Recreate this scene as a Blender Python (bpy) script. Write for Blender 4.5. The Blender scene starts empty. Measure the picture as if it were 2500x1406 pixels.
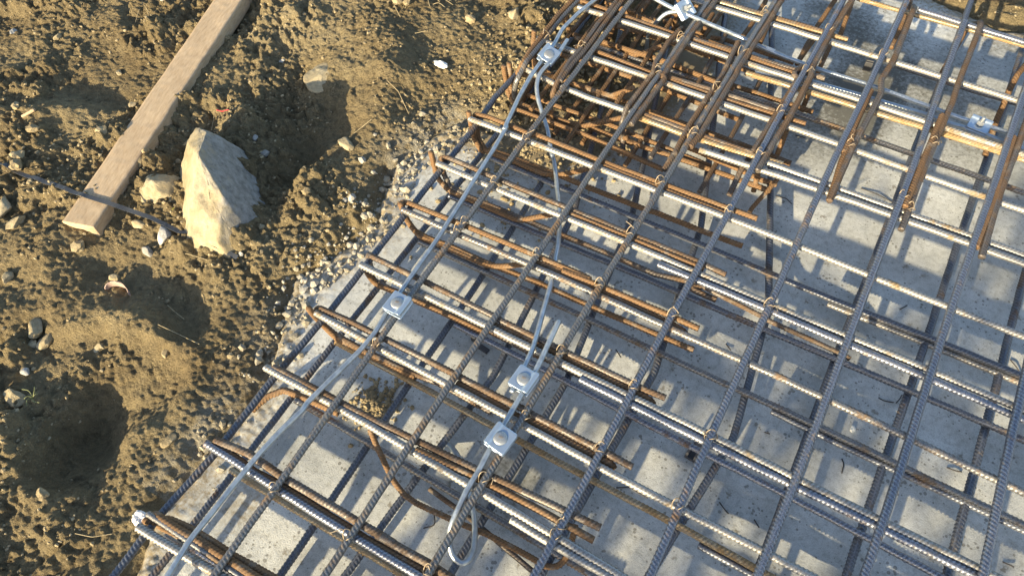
import bpy, math, random
import numpy as np
from mathutils import Matrix, Vector
rad = math.radians
C = bpy.context.scene.collection
scene = bpy.context.scene

# ------------------------------------------------------------------ camera, sky, sun, exposure
CAM_H = 1.845
cd = bpy.data.cameras.new('camera'); cam = bpy.data.objects.new('camera', cd); C.objects.link(cam)
cd.sensor_width = 36.0; cd.lens = 1780.0 / 2500.0 * 36.0; cd.clip_start = 0.05; cd.clip_end = 300
RX = (0.86473, -0.40316, 0.29950); RY = (0.49961, 0.75144, -0.43096); RZ = (-0.05131, 0.52230, 0.85122)
cam.matrix_world = Matrix(((RX[0], RX[1], RX[2], 0), (RY[0], RY[1], RY[2], 0), (RZ[0], RZ[1], RZ[2], CAM_H), (0, 0, 0, 1)))
scene.camera = cam
SUN_EL = 17.0; SUN_AZ = 187.0          # azimuth the light comes FROM, clockwise from +Y
world = bpy.data.worlds.new('World'); scene.world = world; world.use_nodes = True
wn = world.node_tree; wn.nodes.clear()
wo = wn.nodes.new('ShaderNodeOutputWorld'); wb = wn.nodes.new('ShaderNodeBackground'); sk = wn.nodes.new('ShaderNodeTexSky')
sk.sky_type = 'NISHITA'; sk.sun_disc = False; sk.sun_elevation = rad(SUN_EL); sk.sun_rotation = rad(SUN_AZ)
wb.inputs[1].default_value = 0.125
wn.links.new(sk.outputs[0], wb.inputs[0]); wn.links.new(wb.outputs[0], wo.inputs[0])
sl = bpy.data.lights.new('sun', 'SUN'); sun = bpy.data.objects.new('sun', sl); C.objects.link(sun)
sl.energy = 5.0; sl.angle = rad(0.55); sl.color = (1.0, 0.84, 0.54)
sd = Vector((math.sin(rad(SUN_AZ)) * math.cos(rad(SUN_EL)), math.cos(rad(SUN_AZ)) * math.cos(rad(SUN_EL)), math.sin(rad(SUN_EL))))
sun.rotation_euler = sd.to_track_quat('Z', 'Y').to_euler(); sun.location = sd * 20
scene.view_settings.view_transform = 'Standard'; scene.view_settings.look = 'None'
scene.view_settings.exposure = 1.2; scene.view_settings.gamma = 1.0

# ------------------------------------------------------------------ helpers
def tag(o, label=None, cat=None, group=None, kind=None):
    if label: o['label'] = label
    if cat: o['category'] = cat
    if group: o['group'] = group
    if kind: o['kind'] = kind
    return o
def link(name, me, mat, parent=None):
    o = bpy.data.objects.new(name, me); C.objects.link(o)
    if mat: me.materials.append(mat)
    if parent: o.parent = parent
    return o
def empty(name, loc, rz=0):
    o = bpy.data.objects.new(name, None); C.objects.link(o); o.location = loc; o.rotation_euler = (0, 0, rz); o.empty_display_size = .02
    return o
def mesh_np(name, V, F, smooth=True):
    V = np.asarray(V, np.float32); F = np.asarray(F, np.int32); k = F.shape[1]
    me = bpy.data.meshes.new(name); me.vertices.add(len(V)); me.vertices.foreach_set('co', V.ravel())
    me.loops.add(F.size); me.loops.foreach_set('vertex_index', F.ravel())
    me.polygons.add(len(F)); me.polygons.foreach_set('loop_start', np.arange(0, F.size, k, dtype=np.int32))
    me.polygons.foreach_set('use_smooth', np.full(len(F), smooth)); me.update(calc_edges=True)
    return me
def join(parts):
    V, F, n = [], [], 0
    for v, f in parts: V.append(v); F.append(np.asarray(f) + n); n += len(v)
    return np.concatenate(V), np.concatenate(F)

# ---- numpy noise
def hsh(ix, iy, s):
    h = (ix.astype(np.int64) * 374761393 + iy.astype(np.int64) * 668265263 + s * 1442695041) & 0xffffffff
    h = ((h ^ (h >> 13)) * 1274126177) & 0xffffffff
    h = ((h ^ (h >> 16)) * 2246822519) & 0xffffffff
    return ((h ^ (h >> 15)) & 0xffffff) / float(0xffffff)
def vnoise(x, y, s=0):
    ix = np.floor(x); iy = np.floor(y); fx = x - ix; fy = y - iy
    fx = fx * fx * fx * (fx * (fx * 6 - 15) + 10); fy = fy * fy * fy * (fy * (fy * 6 - 15) + 10)
    a = hsh(ix, iy, s); b = hsh(ix + 1, iy, s); c = hsh(ix, iy + 1, s); d = hsh(ix + 1, iy + 1, s)
    return (a + (b - a) * fx) * (1 - fy) + (c + (d - c) * fx) * fy
def fbm(x, y, f, o=4, s=0, g=.5):
    r = 0; a = 1; t = 0
    for k in range(o):
        r = r + a * (vnoise(x * f + 13.7 * k, y * f - 7.3 * k, s + k) - .5); t += a; a *= g; f *= 2.03
    return r / t * 2
def clods(x, y, cell, dens, s, sharp=1.0):
    """height of rounded lumps scattered one per cell"""
    X = x / cell; Y = y / cell; ix = np.floor(X); iy = np.floor(Y); best = np.zeros_like(x)
    for dx in (-1, 0, 1):
        for dy in (-1, 0, 1):
            cx = ix + dx; cy = iy + dy; r1 = hsh(cx, cy, s); r2 = hsh(cx, cy, s + 1); r3 = hsh(cx, cy, s + 2); r4 = hsh(cx, cy, s + 3)
            px = cx + .5 + (r1 - .5) * .9; py = cy + .5 + (r2 - .5) * .9; R = .28 + .5 * r3; an = r4 * 6.283; el = .7 + .6 * r2
            ex = (X - px) * np.cos(an) + (Y - py) * np.sin(an); ey = (-(X - px) * np.sin(an) + (Y - py) * np.cos(an)) * el
            d = (ex * ex + ey * ey) / (R * R)
            h = np.where(r4 < dens, np.sqrt(np.clip(1 - d, 0, 1)) * R * (.5 + .6 * r1), 0)
            best = np.maximum(best, h)
    return best * cell * sharp

# ---- materials
def mat(name):
    m = bpy.data.materials.new(name); m.use_nodes = True; nt = m.node_tree
    return m, nt, nt.nodes['Principled BSDF']
def N(nt, t, **k):
    n = nt.nodes.new(t)
    for a, b in k.items():
        if a in n.inputs: n.inputs[a].default_value = b
        else: setattr(n, a, b)
    return n
def ramp(nt, src, stops):
    r = nt.nodes.new('ShaderNodeValToRGB'); e = r.color_ramp.elements
    while len(e) < len(stops): e.new(.5)
    for q, (p, c) in zip(e, stops): q.position = p; q.color = (*c, 1) if len(c) == 3 else c
    nt.links.new(src, r.inputs[0]); return r
def noise(nt, scale, detail=4, rough=.6, co=None, w=0):
    n = N(nt, 'ShaderNodeTexNoise', Scale=scale, Detail=detail, Roughness=rough)
    if co: nt.links.new(co, n.inputs['Vector'])
    return n
def coords(nt):
    g = nt.nodes.new('ShaderNodeTexCoord'); return g.outputs['Object']
def mixc(nt, f, a, b, mode='MIX'):
    m = nt.nodes.new('ShaderNodeMix'); m.data_type = 'RGBA'; m.blend_type = mode
    if isinstance(f, float): m.inputs[0].default_value = f
    else: nt.links.new(f, m.inputs[0])
    for i, q in ((6, a), (7, b)):
        if isinstance(q, tuple): m.inputs[i].default_value = (*q, 1)
        else: nt.links.new(q, m.inputs[i])
    return m.outputs[2]
def bump(nt, b, src, strength, dist):
    n = N(nt, 'ShaderNodeBump', Strength=strength, Distance=dist); nt.links.new(src, n.inputs['Height']); nt.links.new(n.outputs[0], b.inputs['Normal']); return n
def metal_mat(name, base, dark, rustc, cover, rough=.42, metallic=.65, sc=34.0):
    """hot rolled steel: mill scale with patches of rust bloom (cover 0..1)"""
    m, nt, b = mat(name); co = coords(nt)
    n1 = noise(nt, sc, 6, .7, co); n2 = noise(nt, 9.0, 3, .6, co); n3 = noise(nt, 420.0, 2, .6, co)
    base_c = ramp(nt, n3.outputs[0], [(.32, dark), (.62, base)]).outputs[0]
    ad = N(nt, 'ShaderNodeMath', operation='ADD'); nt.links.new(n1.outputs[0], ad.inputs[0]); nt.links.new(n2.outputs[0], ad.inputs[1])
    t = 1.0 + (.5 - cover) * .62
    mk = N(nt, 'ShaderNodeMapRange'); mk.inputs[1].default_value = t - .07; mk.inputs[2].default_value = t + .10; nt.links.new(ad.outputs[0], mk.inputs[0])
    rc = ramp(nt, n3.outputs[0], [(.3, tuple(c * .5 for c in rustc)), (.65, rustc)]).outputs[0]
    n5 = noise(nt, 17.0, 5, .75, co); dm = ramp(nt, n5.outputs[0], [(.56, (0, 0, 0)), (.68, (.55,) * 3)])
    at = N(nt, 'ShaderNodeAttribute', attribute_name='rib')      # rib tops lighter, valleys between them darker
    wr = ramp(nt, at.outputs['Fac'], [(.05, (.74, .72, .70)), (.6, (1.18, 1.18, 1.18))]).outputs[0]
    nt.links.new(mixc(nt, dm.outputs[0], mixc(nt, 1.0, mixc(nt, mk.outputs[0], base_c, rc), wr, 'MULTIPLY'), (.30, .27, .22)), b.inputs['Base Color'])
    r = N(nt, 'ShaderNodeMapRange'); r.inputs[3].default_value = rough; r.inputs[4].default_value = .85; nt.links.new(mk.outputs[0], r.inputs[0]); nt.links.new(r.outputs[0], b.inputs['Roughness'])
    q = N(nt, 'ShaderNodeMapRange'); q.inputs[3].default_value = metallic; q.inputs[4].default_value = .0; nt.links.new(mk.outputs[0], q.inputs[0]); nt.links.new(q.outputs[0], b.inputs['Metallic'])
    bump(nt, b, n3.outputs[0], .35, .0006)
    return m
M = {}
M['steel'] = metal_mat('mill_scale_steel', (.30, .32, .37), (.11, .12, .16), (.24, .14, .08), .22, .38, .7)
M['grey'] = metal_mat('weathered_steel', (.28, .275, .27), (.12, .12, .125), (.25, .16, .09), .34, .42, .6)
M['silver'] = metal_mat('sunlit_steel', (.41, .40, .38), (.20, .20, .20), (.30, .21, .11), .26, .5, .55)  # sunlit brightness put into the base colour
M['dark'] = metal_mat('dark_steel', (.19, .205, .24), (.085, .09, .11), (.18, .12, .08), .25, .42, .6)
M['brown'] = metal_mat('brown_rusted_steel', (.19, .165, .145), (.075, .06, .05), (.17, .105, .06), .55, .5, .4)
M['rust'] = metal_mat('orange_rusted_steel', (.24, .15, .08), (.075, .05, .035), (.24, .135, .062), .76, .6, .3)
M['gold'] = metal_mat('sunlit_rusted_steel', (.44, .36, .24), (.20, .16, .11), (.40, .26, .12), .5, .42, .5)  # light rust, with yellow sunlight put into the colour

def galv():
    m, nt, b = mat('galvanised_zinc'); co = coords(nt); n = noise(nt, 60, 5, .65, co); n2 = noise(nt, 500, 2, .5, co)
    nt.links.new(ramp(nt, n.outputs[0], [(.3, (.34, .38, .42)), (.7, (.55, .60, .64))]).outputs[0], b.inputs['Base Color'])
    b.inputs['Metallic'].default_value = .75
    nt.links.new(ramp(nt, n.outputs[0], [(.3, (.28,) * 3), (.7, (.5,) * 3)]).outputs[0], b.inputs['Roughness']); bump(nt, b, n2.outputs[0], .15, .0004)
    return m
M['galv'] = galv()
def simple(name, c, rough=.6, metallic=0., var=.25, sc=80., bs=.2, bd=.001):
    m, nt, b = mat(name); co = coords(nt); n = noise(nt, sc, 5, .65, co)
    nt.links.new(ramp(nt, n.outputs[0], [(.3, tuple(v * (1 - var) for v in c)), (.7, tuple(min(1, v * (1 + var)) for v in c))]).outputs[0], b.inputs['Base Color'])
    b.inputs['Roughness'].default_value = rough; b.inputs['Metallic'].default_value = metallic
    if bs: bump(nt, b, n.outputs[0], bs, bd)
    return m
M['clamp'] = simple('zinc_plate', (.43, .52, .63), .34, .65, .08, 40, .05)
M['bolt'] = simple('bolt_zinc', (.40, .41, .41), .45, .6, .2, 300, .2, .0005)
M['tie'] = simple('tie_wire_steel', (.36, .28, .19), .55, .4, .3, 200, 0)
M['offcut'] = simple('wire_offcut_steel', (.07, .06, .055), .6, .3, .3, 200, 0)
M['plastic'] = simple('black_plastic', (.055, .055, .06), .5, 0, .3, 60, .1)
M['paper'] = simple('crumpled_paper', (.72, .68, .66), .8, 0, .12, 60, .3, .002)
M['film'] = simple('white_plastic_film', (.8, .8, .76), .4, 0, .05, 60, .1)
M['leafy'] = simple('yellow_leaf', (.42, .42, .03), .5, 0, .25, 90, .1)
M['thread'] = simple('red_thread', (.55, .05, .07), .8, 0, .2, 200, 0)
M['straw'] = simple('dry_straw', (.42, .33, .19), .8, 0, .3, 120, 0)
M['shardm'] = simple('thin_clay_shard', (.42, .30, .25), .7, 0, .25, 120, .2)
M['green'] = simple('sprout_green', (.20, .21, .08), .6, 0, .3, 90, 0)

def dirt_mat():
    m, nt, b = mat('dry_soil'); co = coords(nt)
    n1 = noise(nt, 2.2, 5, .6, co); n2 = noise(nt, 38, 6, .7, co); n3 = noise(nt, 260, 4, .7, co)
    c1 = ramp(nt, n1.outputs[0], [(.33, (.26, .195, .108)), (.55, (.375, .295, .17)), (.75, (.47, .385, .24))]).outputs[0]
    c2 = ramp(nt, n2.outputs[0], [(.3, (.55, .55, .57)), (.5, (.9, .9, .9)), (.72, (1.18, 1.16, 1.1))]).outputs[0]
    c = mixc(nt, 1.0, c1, c2, 'MULTIPLY')
    c3 = ramp(nt, n3.outputs[0], [(.3, (.72, .72, .72)), (.68, (1.2, 1.2, 1.18))]).outputs[0]
    c = mixc(nt, .8, c, c3, 'MULTIPLY')
    # mortar splash whitening beside the slab, stored per vertex (a stain with its own shape)
    at = N(nt, 'ShaderNodeAttribute', attribute_name='splash')
    sp = N(nt, 'ShaderNodeMath', operation='MULTIPLY'); nt.links.new(at.outputs['Fac'], sp.inputs[0]); r = ramp(nt, n2.outputs[0], [(.4, (.15,) * 3), (.55, (1,) * 3)]); nt.links.new(r.outputs[0], sp.inputs[1])
    c = mixc(nt, sp.outputs[0], c, (.42, .39, .32))
    nt.links.new(c, b.inputs['Base Color']); b.inputs['Roughness'].default_value = .95; b.inputs['Specular IOR Level'].default_value = .15
    v1 = N(nt, 'ShaderNodeTexVoronoi', Scale=150.0); v2 = N(nt, 'ShaderNodeTexVoronoi', Scale=310.0)
    for v in (v1, v2): nt.links.new(mixc(nt, .012, co, n3.outputs['Color']), v.inputs['Vector'])
    h = N(nt, 'ShaderNodeMath', operation='MULTIPLY_ADD'); nt.links.new(v1.outputs['Distance'], h.inputs[0]); h.inputs[1].default_value = -1.3; nt.links.new(n3.outputs[0], h.inputs[2])
    h2 = N(nt, 'ShaderNodeMath', operation='MULTIPLY_ADD'); nt.links.new(v2.outputs['Distance'], h2.inputs[0]); h2.inputs[1].default_value = -.7; nt.links.new(h.outputs[0], h2.inputs[2])
    bump(nt, b, h2.outputs[0], 1.0, .006)
    return m
M['dirt'] = dirt_mat()
def concrete_mat():
    m, nt, b = mat('rough_concrete'); co = coords(nt)
    n1 = noise(nt, 3.0, 6, .62, co); n2 = noise(nt, 55, 5, .7, co); n3 = noise(nt, 300, 4, .7, co)
    c = ramp(nt, n1.outputs[0], [(.32, (.38, .385, .365)), (.5, (.52, .525, .505)), (.66, (.66, .665, .64))]).outputs[0]
    c = mixc(nt, .75, c, ramp(nt, n2.outputs[0], [(.32, (.66, .65, .62)), (.5, (1, 1, 1)), (.68, (1.12, 1.12, 1.12))]).outputs[0], 'MULTIPLY')
    c = mixc(nt, .7, c, ramp(nt, n3.outputs[0], [(.28, (.55, .54, .52)), (.5, (1, 1, 1)), (.75, (1.15, 1.15, 1.15))]).outputs[0], 'MULTIPLY')
    # dark specks and brown drips
    v = N(nt, 'ShaderNodeTexVoronoi', Scale=75.0); nt.links.new(co, v.inputs['Vector'])
    nn = noise(nt, 14, 3, .6, co); th = N(nt, 'ShaderNodeMath', operation='MULTIPLY_ADD'); nt.links.new(nn.outputs[0], th.inputs[0]); th.inputs[1].default_value = 1.3; th.inputs[2].default_value = -.52
    ls = N(nt, 'ShaderNodeMath', operation='LESS_THAN'); nt.links.new(v.outputs['Distance'], ls.inputs[0]); nt.links.new(th.outputs[0], ls.inputs[1])
    c = mixc(nt, ls.outputs[0], c, mixc(nt, .62, c, (.12, .11, .09)))
    v2 = N(nt, 'ShaderNodeTexVoronoi', Scale=20.0); wv = noise(nt, 70, 3, .7, co)
    mx = mixc(nt, .04, co, wv.outputs['Color']); nt.links.new(mx, v2.inputs['Vector'])
    l2 = N(nt, 'ShaderNodeMapRange'); l2.inputs[1].default_value = .20; l2.inputs[2].default_value = .08; nt.links.new(v2.outputs['Distance'], l2.inputs[0])
    g2 = N(nt, 'ShaderNodeSeparateColor'); nt.links.new(v2.outputs['Color'], g2.inputs[0]); gt = N(nt, 'ShaderNodeMath', operation='GREATER_THAN'); gt.inputs[1].default_value = .70; nt.links.new(g2.outputs[0], gt.inputs[0])
    ml = N(nt, 'ShaderNodeMath', operation='MULTIPLY'); nt.links.new(l2.outputs[0], ml.inputs[0]); nt.links.new(gt.outputs[0], ml.inputs[1])
    c = mixc(nt, ml.outputs[0], c, mixc(nt, .65, c, (.15, .12, .075)))
    # soil dust and damp grime: its own shape, per vertex
    at = N(nt, 'ShaderNodeAttribute', attribute_name='soil'); n4 = noise(nt, 75, 5, .75, co)
    a2 = N(nt, 'ShaderNodeMath', operation='ADD'); nt.links.new(at.outputs['Fac'], a2.inputs[0]); nt.links.new(n4.outputs[0], a2.inputs[1])
    mr = N(nt, 'ShaderNodeMapRange'); mr.inputs[1].default_value = .85; mr.inputs[2].default_value = 1.15; nt.links.new(a2.outputs[0], mr.inputs[0])
    c = mixc(nt, mr.outputs[0], c, (.27, .215, .135))
    at = N(nt, 'ShaderNodeAttribute', attribute_name='grime'); a3 = N(nt, 'ShaderNodeMath', operation='ADD'); nt.links.new(at.outputs['Fac'], a3.inputs[0]); nt.links.new(n4.outputs[0], a3.inputs[1])
    mr = N(nt, 'ShaderNodeMapRange'); mr.inputs[1].default_value = .9; mr.inputs[2].default_value = 1.25; nt.links.new(a3.outputs[0], mr.inputs[0])
    c = mixc(nt, mr.outputs[0], c, (.15, .145, .125))
    nt.links.new(c, b.inputs['Base Color']); b.inputs['Roughness'].default_value = .85; b.inputs['Specular IOR Level'].default_value = .3
    ad = N(nt, 'ShaderNodeMath', operation='ADD'); nt.links.new(n2.outputs[0], ad.inputs[0]); nt.links.new(n3.outputs[0], ad.inputs[1])
    bump(nt, b, ad.outputs[0], .5, .0022)
    return m
M['concrete'] = concrete_mat()
def stone_mat(name, ca, cb, cc):
    m, nt, b = mat(name); co = coords(nt); n1 = noise(nt, 7, 6, .65, co); n2 = noise(nt, 60, 6, .7, co); n3 = noise(nt, 300, 3, .6, co)
    c = ramp(nt, n1.outputs[0], [(.35, ca), (.5, cb), (.68, cc)]).outputs[0]
    c = mixc(nt, .8, c, ramp(nt, n2.outputs[0], [(.3, (.6, .6, .6)), (.6, (1.1, 1.1, 1.1))]).outputs[0], 'MULTIPLY')
    nt.links.new(c, b.inputs['Base Color']); b.inputs['Roughness'].default_value = .92; b.inputs['Specular IOR Level'].default_value = .2
    ad = N(nt, 'ShaderNodeMath', operation='ADD'); nt.links.new(n2.outputs[0], ad.inputs[0]); nt.links.new(n3.outputs[0], ad.inputs[1]); bump(nt, b, ad.outputs[0], .6, .004)
    return m
def shaded_side_rock():  # yellow dirt at left, right side greyed to paint in its shade
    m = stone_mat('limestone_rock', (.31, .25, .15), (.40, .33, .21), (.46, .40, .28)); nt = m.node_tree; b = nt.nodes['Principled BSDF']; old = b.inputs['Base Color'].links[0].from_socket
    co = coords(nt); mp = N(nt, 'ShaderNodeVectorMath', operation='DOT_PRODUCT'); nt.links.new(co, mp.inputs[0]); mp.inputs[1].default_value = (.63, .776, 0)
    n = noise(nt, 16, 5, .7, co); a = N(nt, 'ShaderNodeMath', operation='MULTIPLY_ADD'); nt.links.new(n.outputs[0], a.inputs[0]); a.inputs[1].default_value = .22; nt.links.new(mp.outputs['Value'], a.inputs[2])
    r = N(nt, 'ShaderNodeMapRange'); r.inputs[1].default_value = ROCK_SHADE_EDGE - .01; r.inputs[2].default_value = ROCK_SHADE_EDGE + .05; nt.links.new(a.outputs[0], r.inputs[0])
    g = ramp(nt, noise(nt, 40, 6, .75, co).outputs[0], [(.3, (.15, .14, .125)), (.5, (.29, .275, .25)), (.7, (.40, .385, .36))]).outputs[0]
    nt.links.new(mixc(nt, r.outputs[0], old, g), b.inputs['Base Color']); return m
ROCK_SHADE_EDGE = -.33  # painted shade starts along the terminator
M['rock'] = shaded_side_rock()
M['rock_old'] = stone_mat('limestone_rock', (.33, .25, .15), (.40, .33, .22), (.42, .41, .38))
M['rock2'] = stone_mat('dusty_stone', (.34, .27, .16), (.40, .33, .21), (.44, .38, .27))
M['pebble'] = stone_mat('pale_pebble', (.42, .40, .36), (.50, .48, .44), (.60, .58, .54))
M['gravel'] = stone_mat('cement_coated_gravel', (.30, .25, .165), (.39, .345, .26), (.50, .47, .41))
M['clod'] = stone_mat('soil_clod', (.26, .20, .115), (.36, .285, .17), (.45, .37, .235))
def wood_mat():
    m, nt, b = mat('sawn_timber'); co = coords(nt); mp = N(nt, 'ShaderNodeMapping'); mp.inputs['Scale'].default_value = (1, .22, 1); nt.links.new(co, mp.inputs[0])
    n1 = noise(nt, 130, 4, .6, mp.outputs[0]); n2 = noise(nt, 6, 4, .6, co); n3 = noise(nt, 400, 3, .6, co)
    c = ramp(nt, n1.outputs[0], [(.3, (.41, .29, .175)), (.5, (.50, .37, .235)), (.72, (.56, .43, .285))]).outputs[0]
    c = mixc(nt, .8, c, ramp(nt, n2.outputs[0], [(.3, (.78, .76, .74)), (.65, (1.08, 1.08, 1.08))]).outputs[0], 'MULTIPLY')
    c = mixc(nt, .5, c, ramp(nt, n3.outputs[0], [(.3, (.7, .7, .7)), (.55, (1.05, 1.05, 1.05))]).outputs[0], 'MULTIPLY')
    nt.links.new(c, b.inputs['Base Color']); b.inputs['Roughness'].default_value = .85
    ad = N(nt, 'ShaderNodeMath', operation='ADD'); nt.links.new(n1.outputs[0], ad.inputs[0]); nt.links.new(n3.outputs[0], ad.inputs[1]); bump(nt, b, ad.outputs[0], .5, .0015)
    return m
M['wood'] = wood_mat()
def strap_mat():
    m, nt, b = mat('woven_black_strap'); co = coords(nt)
    w1 = N(nt, 'ShaderNodeTexChecker', Scale=420.0); nt.links.new(co, w1.inputs[0]); w1.inputs[1].default_value = (.022, .025, .032, 1); w1.inputs[2].default_value = (.085, .092, .105, 1)
    nt.links.new(w1.outputs[0], b.inputs['Base Color']); b.inputs['Roughness'].default_value = .5
    return m
M['strap'] = strap_mat()

# ------------------------------------------------------------------ ground and slab
# slab outline (left and far edges), metres
EDGE = np.array([(-0.984,-0.481),(-1.055,-0.218),(-1.1,-0.072),(-1.092,0.171),(-1.105,0.342),(-1.236,0.641),(-1.169,0.813),(-1.143,0.952),(-1.229,1.157),(-1.162,1.396),(-0.898,1.504),(-0.769,1.559),(-0.714,1.761),(-0.655,2.119),(-0.561,2.532),(-0.307,2.739),(-0.018,2.824),(0.222,2.756),(0.359,2.71),(0.517,2.74),(0.944,2.824),(1.94,3.013)])
def seg_dist(x, y, P):
    d = np.full(x.shape, 1e9); 
    for (ax, ay), (bx, by) in zip(P[:-1], P[1:]):
        vx, vy = bx - ax, by - ay; t = np.clip(((x - ax) * vx + (y - ay) * vy) / (vx * vx + vy * vy), 0, 1)
        d = np.minimum(d, (x - ax - t * vx) ** 2 + (y - ay - t * vy) ** 2)
    return np.sqrt(d)
def inside(x, y, P):
    r = np.zeros(x.shape, bool); n = len(P)
    for i in range(n):
        ax, ay = P[i]; bx, by = P[(i + 1) % n]
        if ay == by: continue
        c = ((ay > y) != (by > y)) & (x < (bx - ax) * (y - ay) / (by - ay) + ax); r ^= c
    return r
POLY = np.concatenate([EDGE, [(3.0, EDGE[-1][1]), (3.0, -3.0), (EDGE[0][0], -3.0)]])
def sdf(x, y):
    d = seg_dist(x, y, EDGE); return np.where(inside(x, y, POLY), -d, d)
# broad relief of the soil: x, y, height, radius across, radius along, turn
RELIEF = [
 (-1.41, -.02, -.10, .14, .17, 0), (-1.56, -.20, .05, .10, .10, 0), (-1.38, -.22, .04, .12, .05, 0), (-1.60, .02, .02, .05, .16, 0), (-1.24, .06, .03, .06, .18, 0),
 (-1.53, .42, -.05, .17, .09, 0), (-1.56, .28, .045, .16, .06, .2), (-1.80, .36, -.03, .1, .06, 0), (-1.36, .42, .02, .05, .12, 0),
 (-1.53, 1.05, -.11, .13, .24, 0), (-1.72, 1.22, -.06, .10, .16, .1), (-1.50, .66, .035, .10, .07, 0), (-1.36, 1.30, .03, .08, .10, 0), (-1.42, 1.00, .03, .07, .16, 0), (-1.50, .74, .02, .12, .05, 0),
 (-1.45, 1.52, .045, .10, .12, 0), (-1.62, 1.62, .04, .12, .08, 0), (-1.30, 1.46, -.035, .09, .10, 0), (-1.22, 1.30, .02, .06, .05, 0),
 (-1.88, .98, -.07, .08, .24, 0.2), (-1.83, 1.38, -.08, .10, .18, .2), (-1.84, 1.10, .02, .09, .04, .2), (-2.1, .55, .02, .12, .06, 0), (-2.15, .42, -.03, .14, .05, 0),
 (-2.45, .75, .035, .16, .06, .3), (-2.4, .90, -.03, .15, .05, .3), (-2.55, 1.2, .03, .2, .07, -.2), (-2.3, 1.42, -.03, .12, .05, 0), (-2.8, 1.6, .035, .2, .1, .3),
 (-1.95, .12, .03, .10, .05, .2), (-2.0, .0, -.03, .12, .06, 0), (-1.78, .12, -.035, .07, .06, 0), (-1.70, .20, .02, .05, .05, 0),
 (-1.22, .90, -.025, .05, .06, 0), (-1.30, .75, .025, .06, .08, 0), (-1.32, .25, .02, .06, .06, 0), (-1.20, .32, .015, .07, .04, 0),
 (-1.75, 1.9, .03, .15, .06, 0), (-1.5, 1.95, -.025, .12, .06, 0), (-1.2, 1.75, .012, .2, .1, 0), (-2.1, 2.1, .03, .2, .08, .3)]
def relief(x, y):
    z = np.zeros_like(x); x = x + fbm(x, y, 5, 3, 301) * .075; y = y + fbm(x, y, 5, 3, 302) * .075
    for (cx, cy, h, rx, ry, a) in RELIEF:
        ca, sa = math.cos(a), math.sin(a); u = ((x - cx) * ca + (y - cy) * sa) / rx; v = (-(x - cx) * sa + (y - cy) * ca) / ry
        z += h * np.exp(-(u * u + v * v))
    return z
def soil_height(x, y, fine=True):
    d = sdf(x, y) + fbm(x, y, 6.5, 4, 5) * .035 + fbm(x, y, 30, 3, 9) * .012
    s = np.clip((d + .03) / .10, 0, 1); s = s * s * (3 - 2 * s)
    out = np.clip(d / .25, 0, 1)
    z = -.035 + s * .042 + out * (.028 + relief(x, y) + fbm(x, y, 1.7, 3, 2) * .030 + fbm(x, y, 5.5, 3, 3) * .026)
    if fine:
        msk = np.clip(.58 + fbm(x, y, 3.4, 3, 40) * 2.1, .03, 1) * (.3 + .7 * out)
        smooth = np.exp(-(((x + 1.23) / .16) ** 2 + ((y - 1.62) / .2) ** 2)) + np.exp(-(((x + 1.41) / .11) ** 2 + ((y - .02) / .13) ** 2))
        msk = msk * np.clip(1 - .8 * smooth, .1, 1)
        w = fbm(x, y, 28, 3, 77) * .012; w2 = fbm(x, y, 28, 3, 78) * .012
        xx = x + w; yy = y + w2
        c = clods(xx, yy, .066, .42, 11, .9) * np.clip(msk * 1.4 - .3, 0, 1)
        c = np.maximum(c, clods(xx, yy, .031, .6, 21, .95) * msk); c2 = (clods(x + w * .4, y + w2 * .4, .016, .75, 31, 1.25) + clods(x, y, .0095, .6, 35, .9) * .7) * (.45 + .6 * msk)
        z = z + np.clip(s, .0, 1) * (c + c2 * 1.0 + np.abs(fbm(x, y, 45, 3, 52)) * .006 + fbm(x, y, 60, 3, 50) * .0035 * (.4 + msk))
    return z
def grid(xs, ys):
    X, Y = np.meshgrid(xs, ys); nx, ny = len(xs), len(ys)
    i = np.arange(nx * ny).reshape(ny, nx); F = np.stack([i[:-1, :-1], i[:-1, 1:], i[1:, 1:], i[1:, :-1]], -1).reshape(-1, 4)
    return X, Y, F
def fattr(me, name, v):
    a = me.attributes.new(name, 'FLOAT', 'POINT'); a.data.foreach_set('value', np.asarray(v, np.float32).ravel())
xs = np.concatenate([-3.45 - np.geomspace(.03, 36, 26)[::-1], np.arange(-3.45, -2.2, .0055), np.arange(-2.2, -.55, .0034), np.arange(-.55, 1.3, .010), 1.3 + np.geomspace(.03, 36, 26)])
ys = np.concatenate([-.75 - np.geomspace(.03, 36, 26)[::-1], np.arange(-.75, 1.9, .0036), np.arange(1.9, 3.3, .006), 3.3 + np.geomspace(.03, 36, 26)])
X, Y, F = grid(xs, ys); Z = soil_height(X, Y)
g = link('soil_ground', mesh_np('soil_ground', np.stack([X, Y, Z], -1).reshape(-1, 3), F), M['dirt']); tag(g, kind='structure')
dd = sdf(X, Y); sp = np.clip(1 - np.abs(dd - .02) / .13, 0, 1) * np.clip(.35 + fbm(X, Y, 5, 3, 88) * 1.4, 0, 1) * 1.2
fattr(g.data, 'splash', np.clip(sp, 0, 1) * (Y > -.05) * (X < -.6))
def ground_z(x, y): return float(soil_height(np.array([[x]], float), np.array([[y]], float))[0, 0])

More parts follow.
